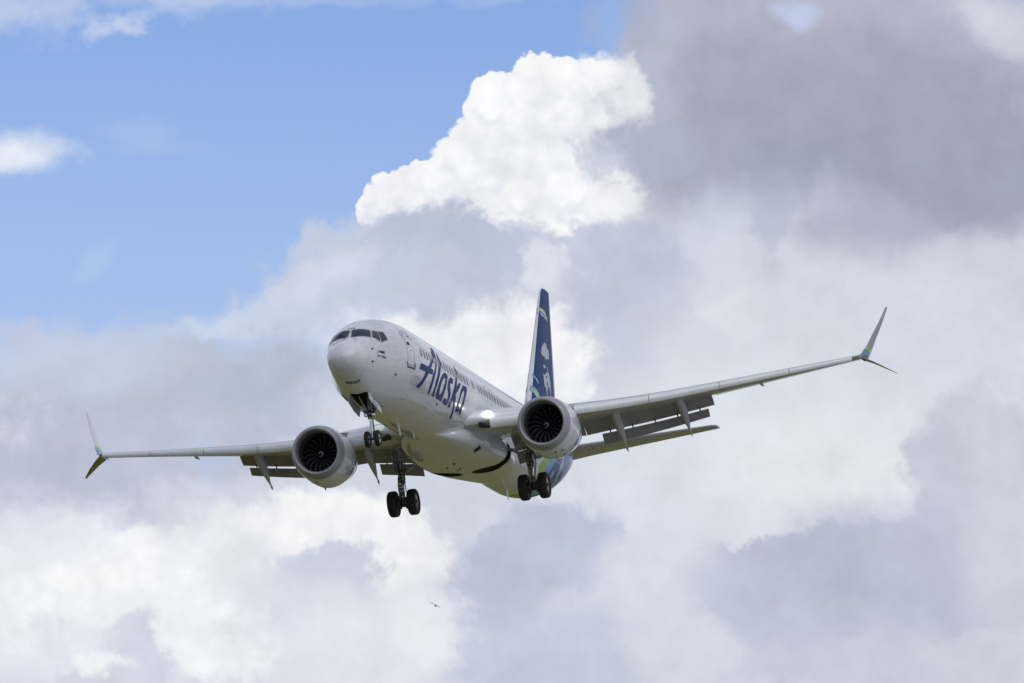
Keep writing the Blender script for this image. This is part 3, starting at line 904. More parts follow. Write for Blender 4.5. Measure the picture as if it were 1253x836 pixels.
xs = [.004, .012, .03, .06, .1, .16, .25, .36, .5, .65, .8, 1.0, 1.2, 1.4, 1.5, 1.6, 1.7, 1.8, 1.9, 2.0, 2.15, 2.3, 2.5, 2.75, 3.0, 3.3, 3.6, 4.0,
      4.4, 4.9, 5.4, 6.0, 6.6] + arange(8, 27, 14) + arange(28, 40, 17)[0:] + [40.5, 41.0, 41.3, 41.5, 41.6]
NTH = 96
mb = MB()
mb.rings([[fus_pt(x, 2 * math.pi * k / NTH) for k in range(NTH)] for x in xs])
fuselage = mb.build('fuselage', [M['hull'], M['bay']], airliner, angle=50)

# belly fairing between the wings
FAIR = [(12.9, .5, -1.98, -2.06), (13.6, .85, -1.82, -2.15), (14.6, 1.20, -1.52, -2.23), (16.0, 1.58, -1.15, -2.35), (18.0, 1.86, -.95, -2.44),
        (20.5, 1.97, -.87, -2.47), (22.5, 1.82, -.92, -2.40), (24.0, 1.50, -1.1, -2.31), (25.2, 1.10, -1.4, -2.23), (26.2, .70, -1.7, -2.16),
        (27.0, .30, -1.95, -2.10)]
_fr = [pchip([r[0] for r in FAIR], [r[k] for r in FAIR]) for k in (1, 2, 3)]


def fair_ring(x, n=64):
    w, zt, zb = (f(x) for f in _fr)
    zc, hz = (zt + zb) / 2, (zt - zb) / 2
    out = []
    for k in range(n):
        a = 2 * math.pi * k / n
        c, s = math.cos(a), math.sin(a)
        e = 2 / 2.6
        out.append((x, w * math.copysign(abs(c) ** e, c), zc + hz * math.copysign(abs(s) ** e, s)))
    return out


mb = MB()
mb.rings([fair_ring(x) for x in arange(12.9, 27.0, 34)])
belly = mb.build('belly_fairing', [M['white'], M['bay']], airliner, angle=50)

# wheel bays cut out of the skin
cut = MB()
cut.rings([[(x, y * w, z) for x, y, w in ((2.25, -1, .30), (2.55, -1, .40), (4.75, -1, .40), (4.85, -1, .3), (4.85, 1, .3), (4.75, 1, .40), (2.55, 1, .40), (2.25, 1, .30))]
           for z in (-2.7, -1.25)])
nose_cut = cut.build('cutter', M['bay'], airliner)
boolean_cut(fuselage, nose_cut)
bpy.data.objects.remove(nose_cut)
for sgn in (1, -1):
    cut = MB()
    cut.lathe([(-2.9, .69), (-1.45, .69)], (21.15, .90 * sgn, 0), 'z', 40)
    c1 = cut.build('cutter', M['bay'], airliner)
    boolean_cut(fuselage, c1); boolean_cut(belly, c1)
    bpy.data.objects.remove(c1)
    cut = MB()
    ys = (1.25, 2.6)
    cut.rings([[(20.66, y * sgn, z) for y, z in ((ys[0], -2.9), (ys[1], -2.9), (ys[1], -1.25), (ys[0], -1.5))],
               [(21.50, y * sgn, z) for y, z in ((ys[0], -2.9), (ys[1], -2.9), (ys[1], -1.25), (ys[0], -1.5))]])
    c1 = cut.build('cutter', M['bay'], airliner)
    boolean_cut(fuselage, c1); boolean_cut(belly, c1)
    bpy.data.objects.remove(c1)
for o in (fuselage, belly):
    for f in o.data.polygons:
        f.use_smooth = True
    o.data.set_sharp_from_angle(angle=R(50))

# cockpit windows: glass panes with a thin metal surround, both sides
for key, lab in (('pane1', None), ('pane2', None), ('pane3', None)):
    lp = DECALS[key]
    cx = sum(p[0] for p in lp) / 4; cy = sum(p[1] for p in lp) / 4
    big = [(cx + (p[0] - cx) * 1.0 + math.copysign(.028, p[0] - cx), p[1] + math.copysign(.03, p[1] - cy)) for p in lp]
    for sg in (1, -1):
        w = decal('cockpit_window', [[(a, b * sg) for a, b in lp]], hull_map(.016), M['glass'], fuselage, (.06, .05))
        decal('window_frame', [[(a, b * sg) for a, b in big], [(a, b * sg) for a, b in lp][::-1]], hull_map(.010), M['frame'], w, (.06, .05))

# cabin windows
WZ = 1.402
rows = [6.42 + .508 * k for k in range(45)]
skip = [14.97, 16.0]
for x in rows:
    if min(abs(x - q) for q in skip) < .26 or x > 27.6:
        continue
    lp = []
    for k in range(16):
        a = 2 * math.pi * k / 16
        c, s = math.cos(a), math.sin(a)
        lp.append((x + .105 * math.copysign(abs(c) ** .6, c), WZ + .098 * math.copysign(abs(s) ** .6, s)))
    decal('cabin_window', [lp], hull_map(.010), M['cabin_glass'], fuselage, (.3, .06))

# doors
def rr(x0, x1, t0, t1, r=.12):
    out = []
    for cx, cy, a0 in ((x1 - r, t1 - r * .53, 0), (x0 + r, t1 - r * .53, 90), (x0 + r, t0 + r * .53, 180), (x1 - r, t0 + r * .53, 270)):
        for k in range(5):
            a = R(a0 + 22.5 * k)
            out.append((cx + r * math.cos(a), cy + r * .53 * math.sin(a)))
    return out


door = decal('entry_door', ring_loop(rr(4.45, 5.28, .94, 1.79), .028), hull_map(.008), M['line'], fuselage, (.3, .05))
decal('door_window', [rr(4.64, 4.92, 1.250, 1.335, .05)], hull_map(.010), M['rubber'], door, (.3, .05))
decal('door_sill', [[(4.36, 1.73), (4.42, 1.73), (4.48, 1.815), (5.25, 1.815), (5.36, 1.73), (5.42, 1.73), (5.36, 1.852), (4.44, 1.852)]],
      hull_map(.012), M['kick'], door, (.3, .05))
decal('door_handle', [rr(4.80, 4.94, 1.45, 1.48, .02)], hull_map(.010), M['line'], door, (.3, .05))
for x0 in (4.5, 5.12):
    decal('hinge_cover', [rr(x0, x0 + .2, 1.02 + (x0 > 4.9) * .04, 1.06 + (x0 > 4.9) * .04, .02)], hull_map(.011), M['line'], door, (.3, .05))
for x0 in (17.95, 18.88):
    decal('overwing_exit', ring_loop(rr(x0, x0 + .52, 1.19, 1.74, .12), .022), hull_map(.008), M['line'], fuselage, (.3, .05))

# the name along the side and the small stencils
for g in DECALS['letters']:
    decal('name_lettering', g, hull_map(.009), M['letter'], fuselage, (.2, .05))


def front_map(off):
    """port-handed writing seen from ahead: u to port, x on the skin found from the keel or crown angle"""
    return hull_map(off)


o = text_decal('nose_stencil', 'MAX9', lambda u, v: (1.22 + u * .15 - v, math.pi - (u + .075) / .98), .30, hull_map(.010), M['ink'], fuselage, .006, width=.60)
o = text_decal('fleet_number', '913', lambda u, v: (2.126 + v * 1.3, u / 1.25 - .01), .13, hull_map(.010), M['ink'], fuselage, .004, width=.33)
text_decal('maker_name', 'BOEING', lambda u, v: (2.16 + u, 1.577 - v / 1.22 + u * .105), .105, hull_map(.010), M['letter'], fuselage, .008, width=.50)
text_decal('type_stencil', '737-9 MAX', lambda u, v: (2.13 + u, 1.699 - v / 1.22 + u * .075), .095, hull_map(.010), M['ink'], fuselage, .003, width=.80)
decal('maker_emblem', ring_loop([(1.80 + .065 * math.cos(2 * math.pi * k / 20), 1.548 + .06 * math.sin(2 * math.pi * k / 20)) for k in range(20)], .018),
      hull_map(.010), M['ink'], fuselage, (.3, .05))
for (x, th), r in ((DECALS['sensors'][0], .038), (DECALS['sensors'][1], .048), (DECALS['sensors'][2], .045)):
    p = fus_pt(x, th); nn = fus_nrm(x, th)
    b = MB().tube(p, [p[i] + nn[i] * .03 for i in range(3)], r, r * .9, 12)
    b.tube([p[i] + nn[i] * .03 for i in range(3)], [p[i] + nn[i] * .09 + (.05 if i == 0 else 0) for i in range(3)], .016, .008, 8)
    b.build('air_data_probe', M['rubber'], fuselage)

# access panels and patches on the lower skin
for x, th, w, h in ((6.6, 2.05, .55, .10), (8.9, 2.35, .42, .12), (10.4, 2.52, .60, .14), (5.6, 2.45, .40, .12), (12.2, 2.30, .36, .10), (7.6, 2.72, .5, .12), (11.3, 2.02, .24, .06)):
    decal('access_panel', ring_loop([(x - w / 2, th - h / 2), (x + w / 2, th - h / 2), (x + w / 2, th + h / 2), (x - w / 2, th + h / 2)], .014), hull_map(.007), M['line'], fuselage, (.3, .05))
decal('outflow_port', [rr(9.9, 10.05, 2.20, 2.26, .03)], hull_map(.009), M['rubber'], fuselage, (.3, .05))
# windscreen wipers
for sg in (1, -1):
    w0, w1 = fus_pt(1.53, .16 * sg, .03), fus_pt(1.86, .42 * sg, .035)
    MB().tube(w0, w1, .012, .008, 6).build('wiper', M['rubber'], fuselage)
# blade antennas
def blade(x, y, z, h, chord, up):
    b = MB()
    s = 1 if up else -1
    rings = []
    for k, q in enumerate((0, .5, 1)):
        c = chord * (1 - .45 * q)
        ring = []
        for j in range(12):
            a = 2 * math.pi * j / 12
            ring.append((x + .5 * chord * q + c * .5 * math.cos(a), y + .035 * (1 - .5 * q) * math.sin(a), z + s * h * q))
        rings.append(ring)
    b.rings(rings)
    return b.build('blade_antenna', M['fin_white'], fuselage)


blade(9.0, 0, -2.10, .48, .42, False)
blade(11.6, 0, -2.10, .22, .35, False)
blade(28.6, .0, -2.08, .42, .40, False)
blade(31.2, .30, -1.80, .36, .36, False)
blade(9.5, 0, 1.85, .32, .40, True)
blade(17.0, 0, 1.85, .32, .40, True)
b = MB()
b.rings([[(16.85, 1.32, -2.15), (16.85, 1.62, -1.98), (16.97, 1.68, -2.18), (16.97, 1.36, -2.36)], [(17.8, 1.36, -2.1), (17.8, 1.56, -2.0), (17.8, 1.60, -2.10), (17.8, 1.40, -2.22)]])
sc_ = b.build('air_scoop', M['white'], belly, angle=20)
MB().prism([(16.84, 1.33, -2.16), (16.84, 1.60, -2.0), (16.955, 1.66, -2.18), (16.955, 1.37, -2.345)], (-.02, 0, -.004)).build('scoop_mouth_shade', M['black'], sc_)  # black plate standing for the shade inside the inlet
for x, y in ((18.3, .1), (19.6, .05), (20.0, -.15), (19.1, -.4)):
    MB().prism([(x, y - .04, -2.44), (x + .12, y - .04, -2.44), (x + .12, y + .04, -2.44), (x, y + .04, -2.44)], (0, 0, -.045)).build('drain_port', M['rubber'], belly)

# ------------------------------------------------------------------ wings
NU = 14
US = [.5 * (1 - math.cos(math.pi * k / NU)) for k in range(NU + 1)]


def wing_ring(y, cut_u=1.0, sg=1):
    up = [wing_pt(y, u * cut_u, 1) for u in US]
    lo = [wing_pt(y, u * (cut_u - (.06 if cut_u < 1 else 0)), -1) for u in US[1:] if u * cut_u <= 1]
    ring = up + lo[::-1]
    return [(p[0], p[1] * sg, p[2]) for p in ring]


def low_line(y, u):
    return wing_pt(y, u, -1)


def flap_ring(x, y, z, c, ang, t=.13, n=9):
    """section of a flap: leading edge at x, z, turned down by ang"""
    ca, sa = math.cos(ang), math.sin(ang)
    pts = []
    for k in range(n + 1):
        u = .5 * (1 - math.cos(math.pi * k / n))
        pts.append((u, foil_sym(u) * t * 1.25))
    for k in range(n - 1, 0, -1):
        u = .5 * (1 - math.cos(math.pi * k / n))
        pts.append((u, -foil_sym(u) * t * .55))
    return [(x + (u * ca + h * sa) * c, y, z + (-u * sa + h * ca) * c) for u, h in pts]


D1, D2 = R(33), R(52)


def flap_geo(y, k):
    xl, c, z, t, tw = wing_at(y)
    cc = 4.6 * .5 + c * .5 if y < 5 else c
    p = low_line(y, .70)
    x0, z0 = p[0] + .06, p[2] + .05
    c1, c2 = FL1 * cc, FL2 * cc
    if k == 0:
        return x0, z0, c1, D1
    x1, z1 = x0 + c1 * math.cos(D1) + .03, z0 - c1 * math.sin(D1) - (.075 if y > 5 else .03)
    return x1, z1, c2, D2


FL1, FL2 = .165, .098
wings = []
for sg in (1, -1):
    b = MB()
    ys_in = [1.2, 1.9, 2.6, 3.4, 4.2, 4.9, 5.8, 6.8, 8.0, 9.3, 10.58]
    b.rings([wing_ring(y, .76, sg) for y in ys_in], True, True)
    b.rings([wing_ring(y, 1.0, sg) for y in (10.60, 11.5, 12.6, 13.8, 15.0, 16.0, 16.6, 16.95)], True, True)
    wing = b.build('wing', M['wing_grey'], airliner, angle=40)
    wings.append(wing)

    # slats, drooped ahead of the leading edge
    def slat_ring(y, k):
        xl, c, z, t, tw = wing_at(y)
        h = lerp_table([(5.5, .50), (10, .42), (17, .24)], y)[0]
        x, zz = xl - .30 * h / .4, z - .05
        prof = [(.92, .36), (.55, .33), (.25, .22), (.06, .06), (0, -.12), (.02, -.30), (.08, -.46), (.20, -.55), (.24, -.50), (.22, -.30),
                (.30, -.05), (.50, .14), (.75, .26)]
        return [(x + a * h, y * sg, zz + q * h) for a, q in prof]
    for y0, y1 in ((5.70, 8.62), (8.65, 11.40), (11.43, 14.18), (14.21, 16.70)):
        b = MB()
        b.rings([slat_ring(y, 0) for y in arange(y0, y1, 5)])
        b.build('slat', M['slat'], wing, angle=60)
    # pale leading edge cuff from the body to the engine
    b = MB()
    rings = []
    for y in arange(1.45, 4.45, 9):
        out = [wing_pt(y, u, 1) for u in (.13, .09, .055, .03, .012, .003)] + [wing_pt(y, u, -1) for u in (0, .006, .016, .03)]
        inn = [wing_pt(y, u, 1) for u in (.13, .09, .055, .04, .03, .024)] + [wing_pt(y, u, -1) for u in (.02, .022, .024, .03)]
        o2 = [(p[0] - (.012 if p[0] < out[0][0] - .3 else .0), p[1] * sg, p[2] + (.012 if i < 6 else -.012)) for i, p in enumerate(out)]
        i2 = [(p[0] + .01, p[1] * sg, p[2] - (.02 if i < 6 else -.02)) for i, p in enumerate(inn)]
        rings.append(o2 + i2[::-1])
    b.rings(rings)
    b.build('leading_edge_cuff', M['slat'], wing, angle=50)
    xl, c, z, t, tw = wing_at(2.3)
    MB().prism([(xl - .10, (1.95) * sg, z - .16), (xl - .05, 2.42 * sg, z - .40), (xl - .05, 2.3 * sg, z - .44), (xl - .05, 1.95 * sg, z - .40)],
               (.30, 0, 0)).build('flap_gap_shade', M['black'], wing)  # solid black block, standing for the shade in the gap under the cuff
    # inboard leading edge flap between body and engine
    b = MB()
    def krug(y):
        xl, c, z, t, tw = wing_at(y)
        prof = [(.22, .08), (.02, .06), (-.14, -.03), (-.22, -.18), (-.20, -.36), (-.12, -.50), (-.06, -.53), (-.10, -.36), (-.11, -.18), (-.02, -.06), (.2, -.03)]
        return [(xl + a, y * sg, z + q * .95) for a, q in prof]
    b.rings([krug(y) for y in arange(2.45, 4.05, 5)])
    b.build('leading_edge_flap', M['slat'], wing, angle=60)

    # trailing edge flaps, two rows with a slot between
    for y0, y1, k, yo in ((2.10, 5.10, 0, 0), (5.13, 10.50, 0, 0), (2.10, 4.05, 1, 0), (5.75, 10.22, 1, 0)):
        b = MB()
        rings = []
        for y in arange(y0, y1, 7):
            x, z, c, d = flap_geo(y, k)
            rings.append([(p[0], p[1] * sg, p[2]) for p in flap_ring(x, y, z, c, d)])
        b.rings(rings)
        fl = b.build('flap' if k == 0 else 'aft_flap', M['flap_grey'], wing, angle=40)
        if k == 1:
            for y in arange(y0 + .35, y1 - .35, 5 if y0 > 5 else 3):
                x, z, c, d = flap_geo(y, 0)
                q = (x + c * math.cos(d) * .8, y * sg, z - c * math.sin(d) * .8)
                x2, z2, c2, d2 = flap_geo(y, 1)
                MB().tube(q, (x2 + .12, y * sg, z2 - .06), .03, .03, 8).build('flap_hinge', M['brake'], fl)

    # flap track canoes
    for y, tip, sz in ((4.0, (21.6, -2.37), .9), (6.72, (23.05, -2.08), 1.0), (9.35, (24.17, -1.57), .95)):
        p0 = low_line(y, .40)
        b = MB()
        rings = []
        x0, z0 = p0[0], p0[2] + .10
        x2, z2 = tip
        for k in range(19):
            u = k / 18
            x = x0 + (x2 - x0) * u
            zl = z0 + (z2 - z0) * (u ** 1.55)
            w = .20 * sz * (math.sin(math.pi * min(u * 1.08 + .06, 1.0) ** .75) ** .75 if u < .93 else .28 * (1 - u) / .07 + .03)
            hh = .34 * sz * (math.sin(math.pi * min(u * .98 + .05, 1.0) ** .8) ** .8)
            w, hh = max(w, .012), max(hh, .015)
            ring = []
            for j in range(16):
                a = 2 * math.pi * j / 16
                ring.append((x, y * sg + w * math.cos(a), zl + hh * math.sin(a)))
            rings.append(ring)
        b.rings(rings)
        b.build('flap_track_fairing', M['fairing_grey'], wing, angle=60)
    # small hinge fairing near the aileron
    for y in (12.6,):
        p = low_line(y, .72)
        b = MB()
        b.rings([[(p[0] + a, y * sg + r * math.cos(2 * math.pi * j / 10), p[2] - .02 + .10 * a * 0 + r * math.sin(2 * math.pi * j / 10)) for j in range(10)]
                 for a, r in ((-.3, .015), (-.1, .05), (.15, .06), (.45, .04), (.65, .012))])
        b.build('hinge_fairing', M['fairing_grey'], wing)

    # split winglet: tall upper blade and lower strake
    def blade_ring(x, y, z, c, t, nrm):
        ring = []
        for k in range(13):
            u = .5 * (1 - math.cos(math.pi * k / 12)); h = foil_sym(u) * t * c
            ring.append((x + u * c, y + nrm[0] * h, z + nrm[1] * h))
        for k in range(11, 0, -1):
            u = .5 * (1 - math.cos(math.pi * k / 12)); h = -foil_sym(u) * t * c
            ring.append((x + u * c, y + nrm[0] * h, z + nrm[1] * h))
        return [(p[0], p[1] * sg, p[2]) for p in ring]
    zt = WING_Z(16.95)
    b = MB()
    up = [(23.96, 16.90, zt, 1.66, .10), (24.22, 17.06, zt + .14, 1.45, .09), (24.50, 17.20, zt + .42, 1.22, .085), (24.95, 17.42, zt + .98, .95, .08),
          (25.55, 17.68, zt + 1.65, .68, .08), (26.10, 17.90, zt + 2.30, .40, .08), (26.25, 17.94, zt + 2.40, .24, .08)]
    rings = []
    for i, (x, y, z, c, t_) in enumerate(up):
        a, q = up[max(i - 1, 0)], up[min(i + 1, len(up) - 1)]
        d = Vector((q[1] - a[1], q[2] - a[2])).normalized()
        rings.append(blade_ring(x, y, z, c, t_, (-d.y, d.x)))
    b.rings(rings, mat=0)
    lw = [(24.35, 17.00, zt - .01, 1.15, .09), (24.75, 17.35, zt - .16, .92, .08), (25.35, 17.80, zt - .40, .60, .08), (25.95, 18.16, zt - .60, .24, .08)]
    rings = []
    for i, (x, y, z, c, t_) in enumerate(lw):
        a, q = lw[max(i - 1, 0)], lw[min(i + 1, len(lw) - 1)]
        d = Vector((q[1] - a[1], q[2] - a[2])).normalized()
        rings.append(blade_ring(x, y, z, c, t_, (-d.y, d.x)))
    b2 = MB().rings(rings)
    nper = 24                                              # outboard half of each ring gets the darker grey
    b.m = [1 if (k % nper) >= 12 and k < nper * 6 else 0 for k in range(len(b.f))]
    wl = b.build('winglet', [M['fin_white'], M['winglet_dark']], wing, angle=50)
    # painted root band of the winglet
    bb = MB()
    band = []
    for i in (1, 2, 3):
        x, y, z, c, t_ = up[i]
        a, q = up[i - 1], up[i + 1]
        d = Vector((q[1] - a[1], q[2] - a[2])).normalized()
        band.append(blade_ring(x - .012, y, z, c + .024, t_ * 1.08 + .012, (-d.y, d.x)))
    def bmix(f, g, s_):
        return [tuple(p[i] * (1 - s_) + q[i] * s_ for i in range(3)) for p, q in zip(f, g)]
    bb.rings([band[0], bmix(band[0], band[1], .75)], False, False)
    bb.build('winglet_blue_band', M['sky_paint'], wl, angle=50)
    bb = MB(); bb.rings([bmix(band[0], band[1], .75), bmix(band[1], band[2], .12)], False, False)
    bb.build('winglet_lime_band', M['lime'], wl, angle=50)
    b2.build('lower_winglet', M['strake_green'], wing, angle=50)

    # landing light in the wing root
    yl = 2.35
    xl, c, z, t_, tw = wing_at(yl)
    b = MB()
    b.rings([[(xl - .09 - .05 * k + .02 * math.cos(a) * 0, (yl + .24 * math.cos(a) * (1 - .25 * k)) * sg, z + .10 + .13 * math.sin(a) * (1 - .25 * k))
              for a in [2 * math.pi * j / 20 for j in range(20)]] for k in (0, 1, 2)])
    b.build('landing_light', M['lamp'] if sg > 0 else M['lamp_dim'], wing)

# ------------------------------------------------------------------ engines
def make_engine(sg):
    cy, cz, x0 = 4.93 * sg, -1.83, 14.42
    n = 64

    def nring(x, r, flat=1.0, droop=0.0):
        out = []
        for k in range(n):
            a = 2 * math.pi * k / n
            c, s = math.cos(a), math.sin(a)
            zz = r * s * (flat if s < 0 else 1.0)
            if r > .9 and s < 0:                                   # gearbox bulge along the keel
                zz -= .17 * (-s) ** 4 * max(0.0, math.sin(math.pi * min(max((x - .15) / 3.1, 0), 1))) ** 1.0
            out.append((x0 + x - .07 * s * max(0, 1 - x / .6), cy + r * c, cz + zz + droop))
        return out
    cowl = [(.42, 1.155), (.60, 1.185), (.9, 1.208), (1.3, 1.215), (1.8, 1.205), (2.3, 1.16), (2.8, 1.08), (3.3, .975)]
    b = MB()
    rings = [nring(x, r, .97) for x, r in cowl]
    # toothed trailing edge
    tooth = []
    for k in range(n):
        a = 2 * math.pi * k / n
        d = .17 * (1 - abs(((k % 4) / 4) * 2 - 1))
        r = .935 - d * .25
        tooth.append((x0 + 3.52 + d, cy + r * math.cos(a), cz + r * math.sin(a) * (.97 if math.sin(a) < 0 else 1)))
    rings.append(tooth)
    inner = [[(p[0] - .03, cy + (p[1] - cy) * .965, cz + (p[2] - cz) * .965) for p in tooth], nring(2.6, .98)]
    b.rings(rings + inner, False, False)
    nac = b.build('engine_nacelle', M['white'], airliner, angle=50)
    lip = [(.42, 1.155), (.28, 1.130), (.14, 1.090), (.05, 1.042), (.012, 1.000), (0, .970), (.010, .938), (.04, .912), (.10, .890), (.22, .872), (.42, .865)]
    b = MB()
    b.rings([nring(x, r, .97 if i < 3 else .975) for i, (x, r) in enumerate(lip)], False, False)
    b.build('intake_lip', M['lip'], nac, angle=60)
    b = MB()
    b.rings([nring(x, r, .975 if x < .6 else 1) for x, r in ((.42, .865), (.7, .868), (1.0, .88), (1.25, .885), (1.75, .885))], False, False)
    b.build('intake_duct', M['duct'], nac, angle=60)
    b = MB()
    b.rings([nring(1.72, .90), nring(1.74, .05)], False, True)
    b.build('stator_disc', M['black'], nac)
    # fan
    b = MB()
    nb = 18
    for i in range(nb):
        ph = 2 * math.pi * (i + .15) / nb
        rings = []
        for k in range(9):
            q = k / 8
            r = .26 + (.875 - .26) * q
            sweep = -.07 * math.sin(q * math.pi) + .10 * q * q               # curved leading edge
            st = R(28 + 32 * q)                                        # stagger
            ch = .16 + .10 * math.sin(math.pi * min(q + .1, 1)) + .03 * q
            ring = []
            for ax, th in ((-.5, 0), (-.3, .016), (0, .022), (.5, .003), (0, -.012), (-.3, -.010)):
                along = ax * ch
                dx = along * math.cos(st) - th * math.sin(st)
                dt = along * math.sin(st) + th * math.cos(st)
                a = ph + sweep + dt / r
                ring.append((x0 + 1.18 + dx + .05 * q * q, cy + r * math.cos(a), cz + r * math.sin(a)))
            rings.append(ring)
        b.rings(rings)
    # metal sheath on each leading edge
    for fi, f_ in enumerate(b.f):
        if len(f_) == 4 and set(i % 6 for i in f_) == {0, 1}:
            b.m[fi] = 1
    b.build('fan', [M['blade'], M['titan']], nac, angle=40)
    # spinner and its painted spiral
    prof = [(.72, .004), (.74, .03), (.80, .085), (.90, .16), (1.02, .225), (1.14, .27), (1.30, .285)]
    b = MB()
    b.lathe(prof, (x0, cy, cz), 'x', 32)
    sp = b.build('spinner', M['black'], nac, angle=60)
    sf = pchip([p[0] for p in prof], [p[1] for p in prof])
    strip = []
    for k in range(25):
        q = k / 24
        a = R(200 - 330 * q)
        xx = .745 + .085 * q
        w = .030 * math.sin(math.pi * min(q * .95 + .05, 1)) + .004
        row = []
        for e in (-.5, .5):
            xe = xx + e * w
            r = sf(xe) + .006
            row.append((x0 + xe - .004, cy + r * math.cos(a), cz + r * math.sin(a)))
        strip.append(row)
    b = MB()
    b.rings(strip, False, False, closed=False)
    b.build('spinner_spiral', M['fin_white'], sp)
    # core exhaust
    b = MB()
    b.lathe([(2.4, .62), (3.2, .60), (3.9, .52), (4.35, .42), (4.33, .40), (3.6, .42)], (x0, cy, cz), 'x', 40)
    b.lathe([(3.5, .34), (4.3, .25), (4.9, .04)], (x0, cy, cz), 'x', 32)
    b.build('exhaust_nozzle', M['steel'], nac, angle=50)
    # painted bands on the rear of the cowl
    cf = pchip([p[0] for p in cowl] + [3.52], [p[1] for p in cowl] + [.935])

    def cmap(off, side=sg):
        def f(x, a):
            r = cf(x) + off
            s_ = math.sin(a)
            z_ = r * s_ * (.97 if s_ < 0 else 1)
            if s_ < 0:
                z_ -= .17 * (-s_) ** 4 * max(0.0, math.sin(math.pi * min(max((x - .15) / 3.1, 0), 1)))
            return (x0 + x, cy + r * math.cos(a) * side, cz + z_)
        return f
    for side in (1, -1):
        decal('cowl_blue_band', [[(1.9, -.75), (2.3, -.25), (2.9, .12), (3.50, .42), (3.50, -.10), (3.2, -.40), (3.50, -.75), (3.2, -.72), (2.8, -.6), (2.45, -.75)]],
              cmap(.006, side), M['sky_paint'], nac, (.2, .08))
        decal('cowl_lime_band', [[(2.35, -.02), (2.8, .25), (3.50, .52), (3.50, .43), (2.9, .13), (2.5, -.12)]], cmap(.007, side), M['lime'], nac, (.2, .08))
        decal('cowl_navy_band', [[(3.22, -.38), (3.5, -.12), (3.5, -.72)]], cmap(.007, side), M['letter'], nac, (.2, .08))
    for x, a in ((.75, -1.35), (1.0, -1.15), (1.45, -1.45), (1.7, -1.2)):
        decal('access_panel', [[(x, a), (x + .13, a), (x + .13, a + .07), (x, a + .07)]], cmap(.006), M['rubber'], nac, (.3, .08))
    # chine on the inboard side
    b = MB()
    a = R(40) if sg < 0 else R(140)
    p = [(x0 + x, cy + (cf(x) - .02) * math.cos(a), cz + (cf(x) - .02) * math.sin(a)) for x in (.75, 1.9)]
    q = (x0 + 1.7, cy + (cf(1.7) + .20) * math.cos(a), cz + (cf(1.7) + .20) * math.sin(a))
    b.prism([p[0], q, p[1]], (0, .012, .012))
    b.build('nacelle_chine', M['fairing_grey'], nac)
    # pylon up to the wing
    b = MB()
    rings = []
    for x, zt_, zb_, w in ((15.9, -.62, -1.0, .06), (16.6, -.50, -1.1, .17), (17.6, -.52, -1.2, .22), (18.6, -.95, -1.4, .20), (20.2, -1.15, -1.5, .12), (21.2, -1.18, -1.3, .03)):
        rings.append([(x, cy + w * c_, zt_ if s_ > 0 else zb_) for c_, s_ in ((-1, 1), (-.6, 1.0), (.6, 1), (1, 1), (1, -1), (.6, -1), (-.6, -1), (-1, -1))])
    b.rings(rings)
    b.build('engine_pylon', M['white'], airliner, angle=40)
    return nac


for sg in (1, -1):
    make_engine(sg)

# ------------------------------------------------------------------ tail
def fin_ring(z, n=16):
    le, te, t = lerp_table(FIN, z)
    c = te - le
    us = [.5 * (1 - math.cos(math.pi * k / n)) for k in range(n + 1)]
    return [(le + u * c, foil_sym(u) * t * c, z) for u in us] + [(le + u * c, -foil_sym(u) * t * c, z) for u in us[1:-1]][::-1], us


zs_ = arange(1.4, 8.42, 12) + [8.55, 8.62]
rings = [fin_ring(z)[0] for z in zs_]
us = fin_ring(3)[1]
n_r = len(rings[0])
b = MB()
b.rings(rings)
fm = []
for i in range(len(rings) - 1):
    for j in range(n_r):
        u = us[j if j <= 16 else n_r - j] if False else None
        jj = j if j < 16 else n_r - 1 - j
        um = .5 * (us[min(jj, 15)] + us[min(jj + 1, 16)])
        fm.append(0 if um < .05 or um > .93 else 1)
fm += [1, 1]
b.m = fm
fin = b.build('vertical_fin', [M['fin_white'], M['navy']], airliner, angle=50)
b = MB()
rings = []
for x, h in ((30.6, .02), (31.6, .14), (32.7, .32), (33.7, .62), (34.3, .95)):
    w = .06 + .035 * (x - 29.6)
    rings.append([(x, w * c_ * (1 - .75 * max(s_, 0)), 1.80 + h * max(s_, 0) - .15 * (s_ < 0)) for c_, s_ in [(math.cos(2 * math.pi * k / 16), math.sin(2 * math.pi * k / 16)) for k in range(16)]])
b.rings(rings)
b.build('dorsal_fillet', M['sky_paint'], airliner, angle=50)


def fin_map(off, sg):
    return lambda x, z: (x, sg * (fin_half(x, z) + off), z)


for sg in (1, -1):
    for key, mat, off, nm in (('hood', 'pale', .012, 'tail_emblem'), ('eye', 'pale', .012, 'tail_emblem'), ('face', 'pale', .012, 'tail_emblem'),
                              ('lime', 'sky_paint', .010, 'tail_stripe'), ('lime_in', 'lime', .014, 'tail_stripe'), ('pale', 'sky_paint', .012, 'tail_stripe'),
                              ('arc', 'lime', .012, 'tail_stripe'), ('arcb', 'sky_paint', .010, 'tail_stripe')):
        decal(nm, [DECALS[key]] + ([DECALS['nose_hole'], DECALS['beard_hole']] if key == 'face' else []), fin_map(off, sg), M[mat], fin, (.3, .3))

# rudder hinge line
for sg in (1, -1):
    ln = []
    for k in range(13):
        z = 2.3 + (8.3 - 2.3) * k / 12
        le, te, t_ = lerp_table(FIN, z)
        ln.append((le + .70 * (te - le), z))
    decal('rudder_seam', [[(x - .012, z) for x, z in ln] + [(x + .012, z) for x, z in ln][::-1]], fin_map(.006, sg), M['ink'], fin, (.3, .3))

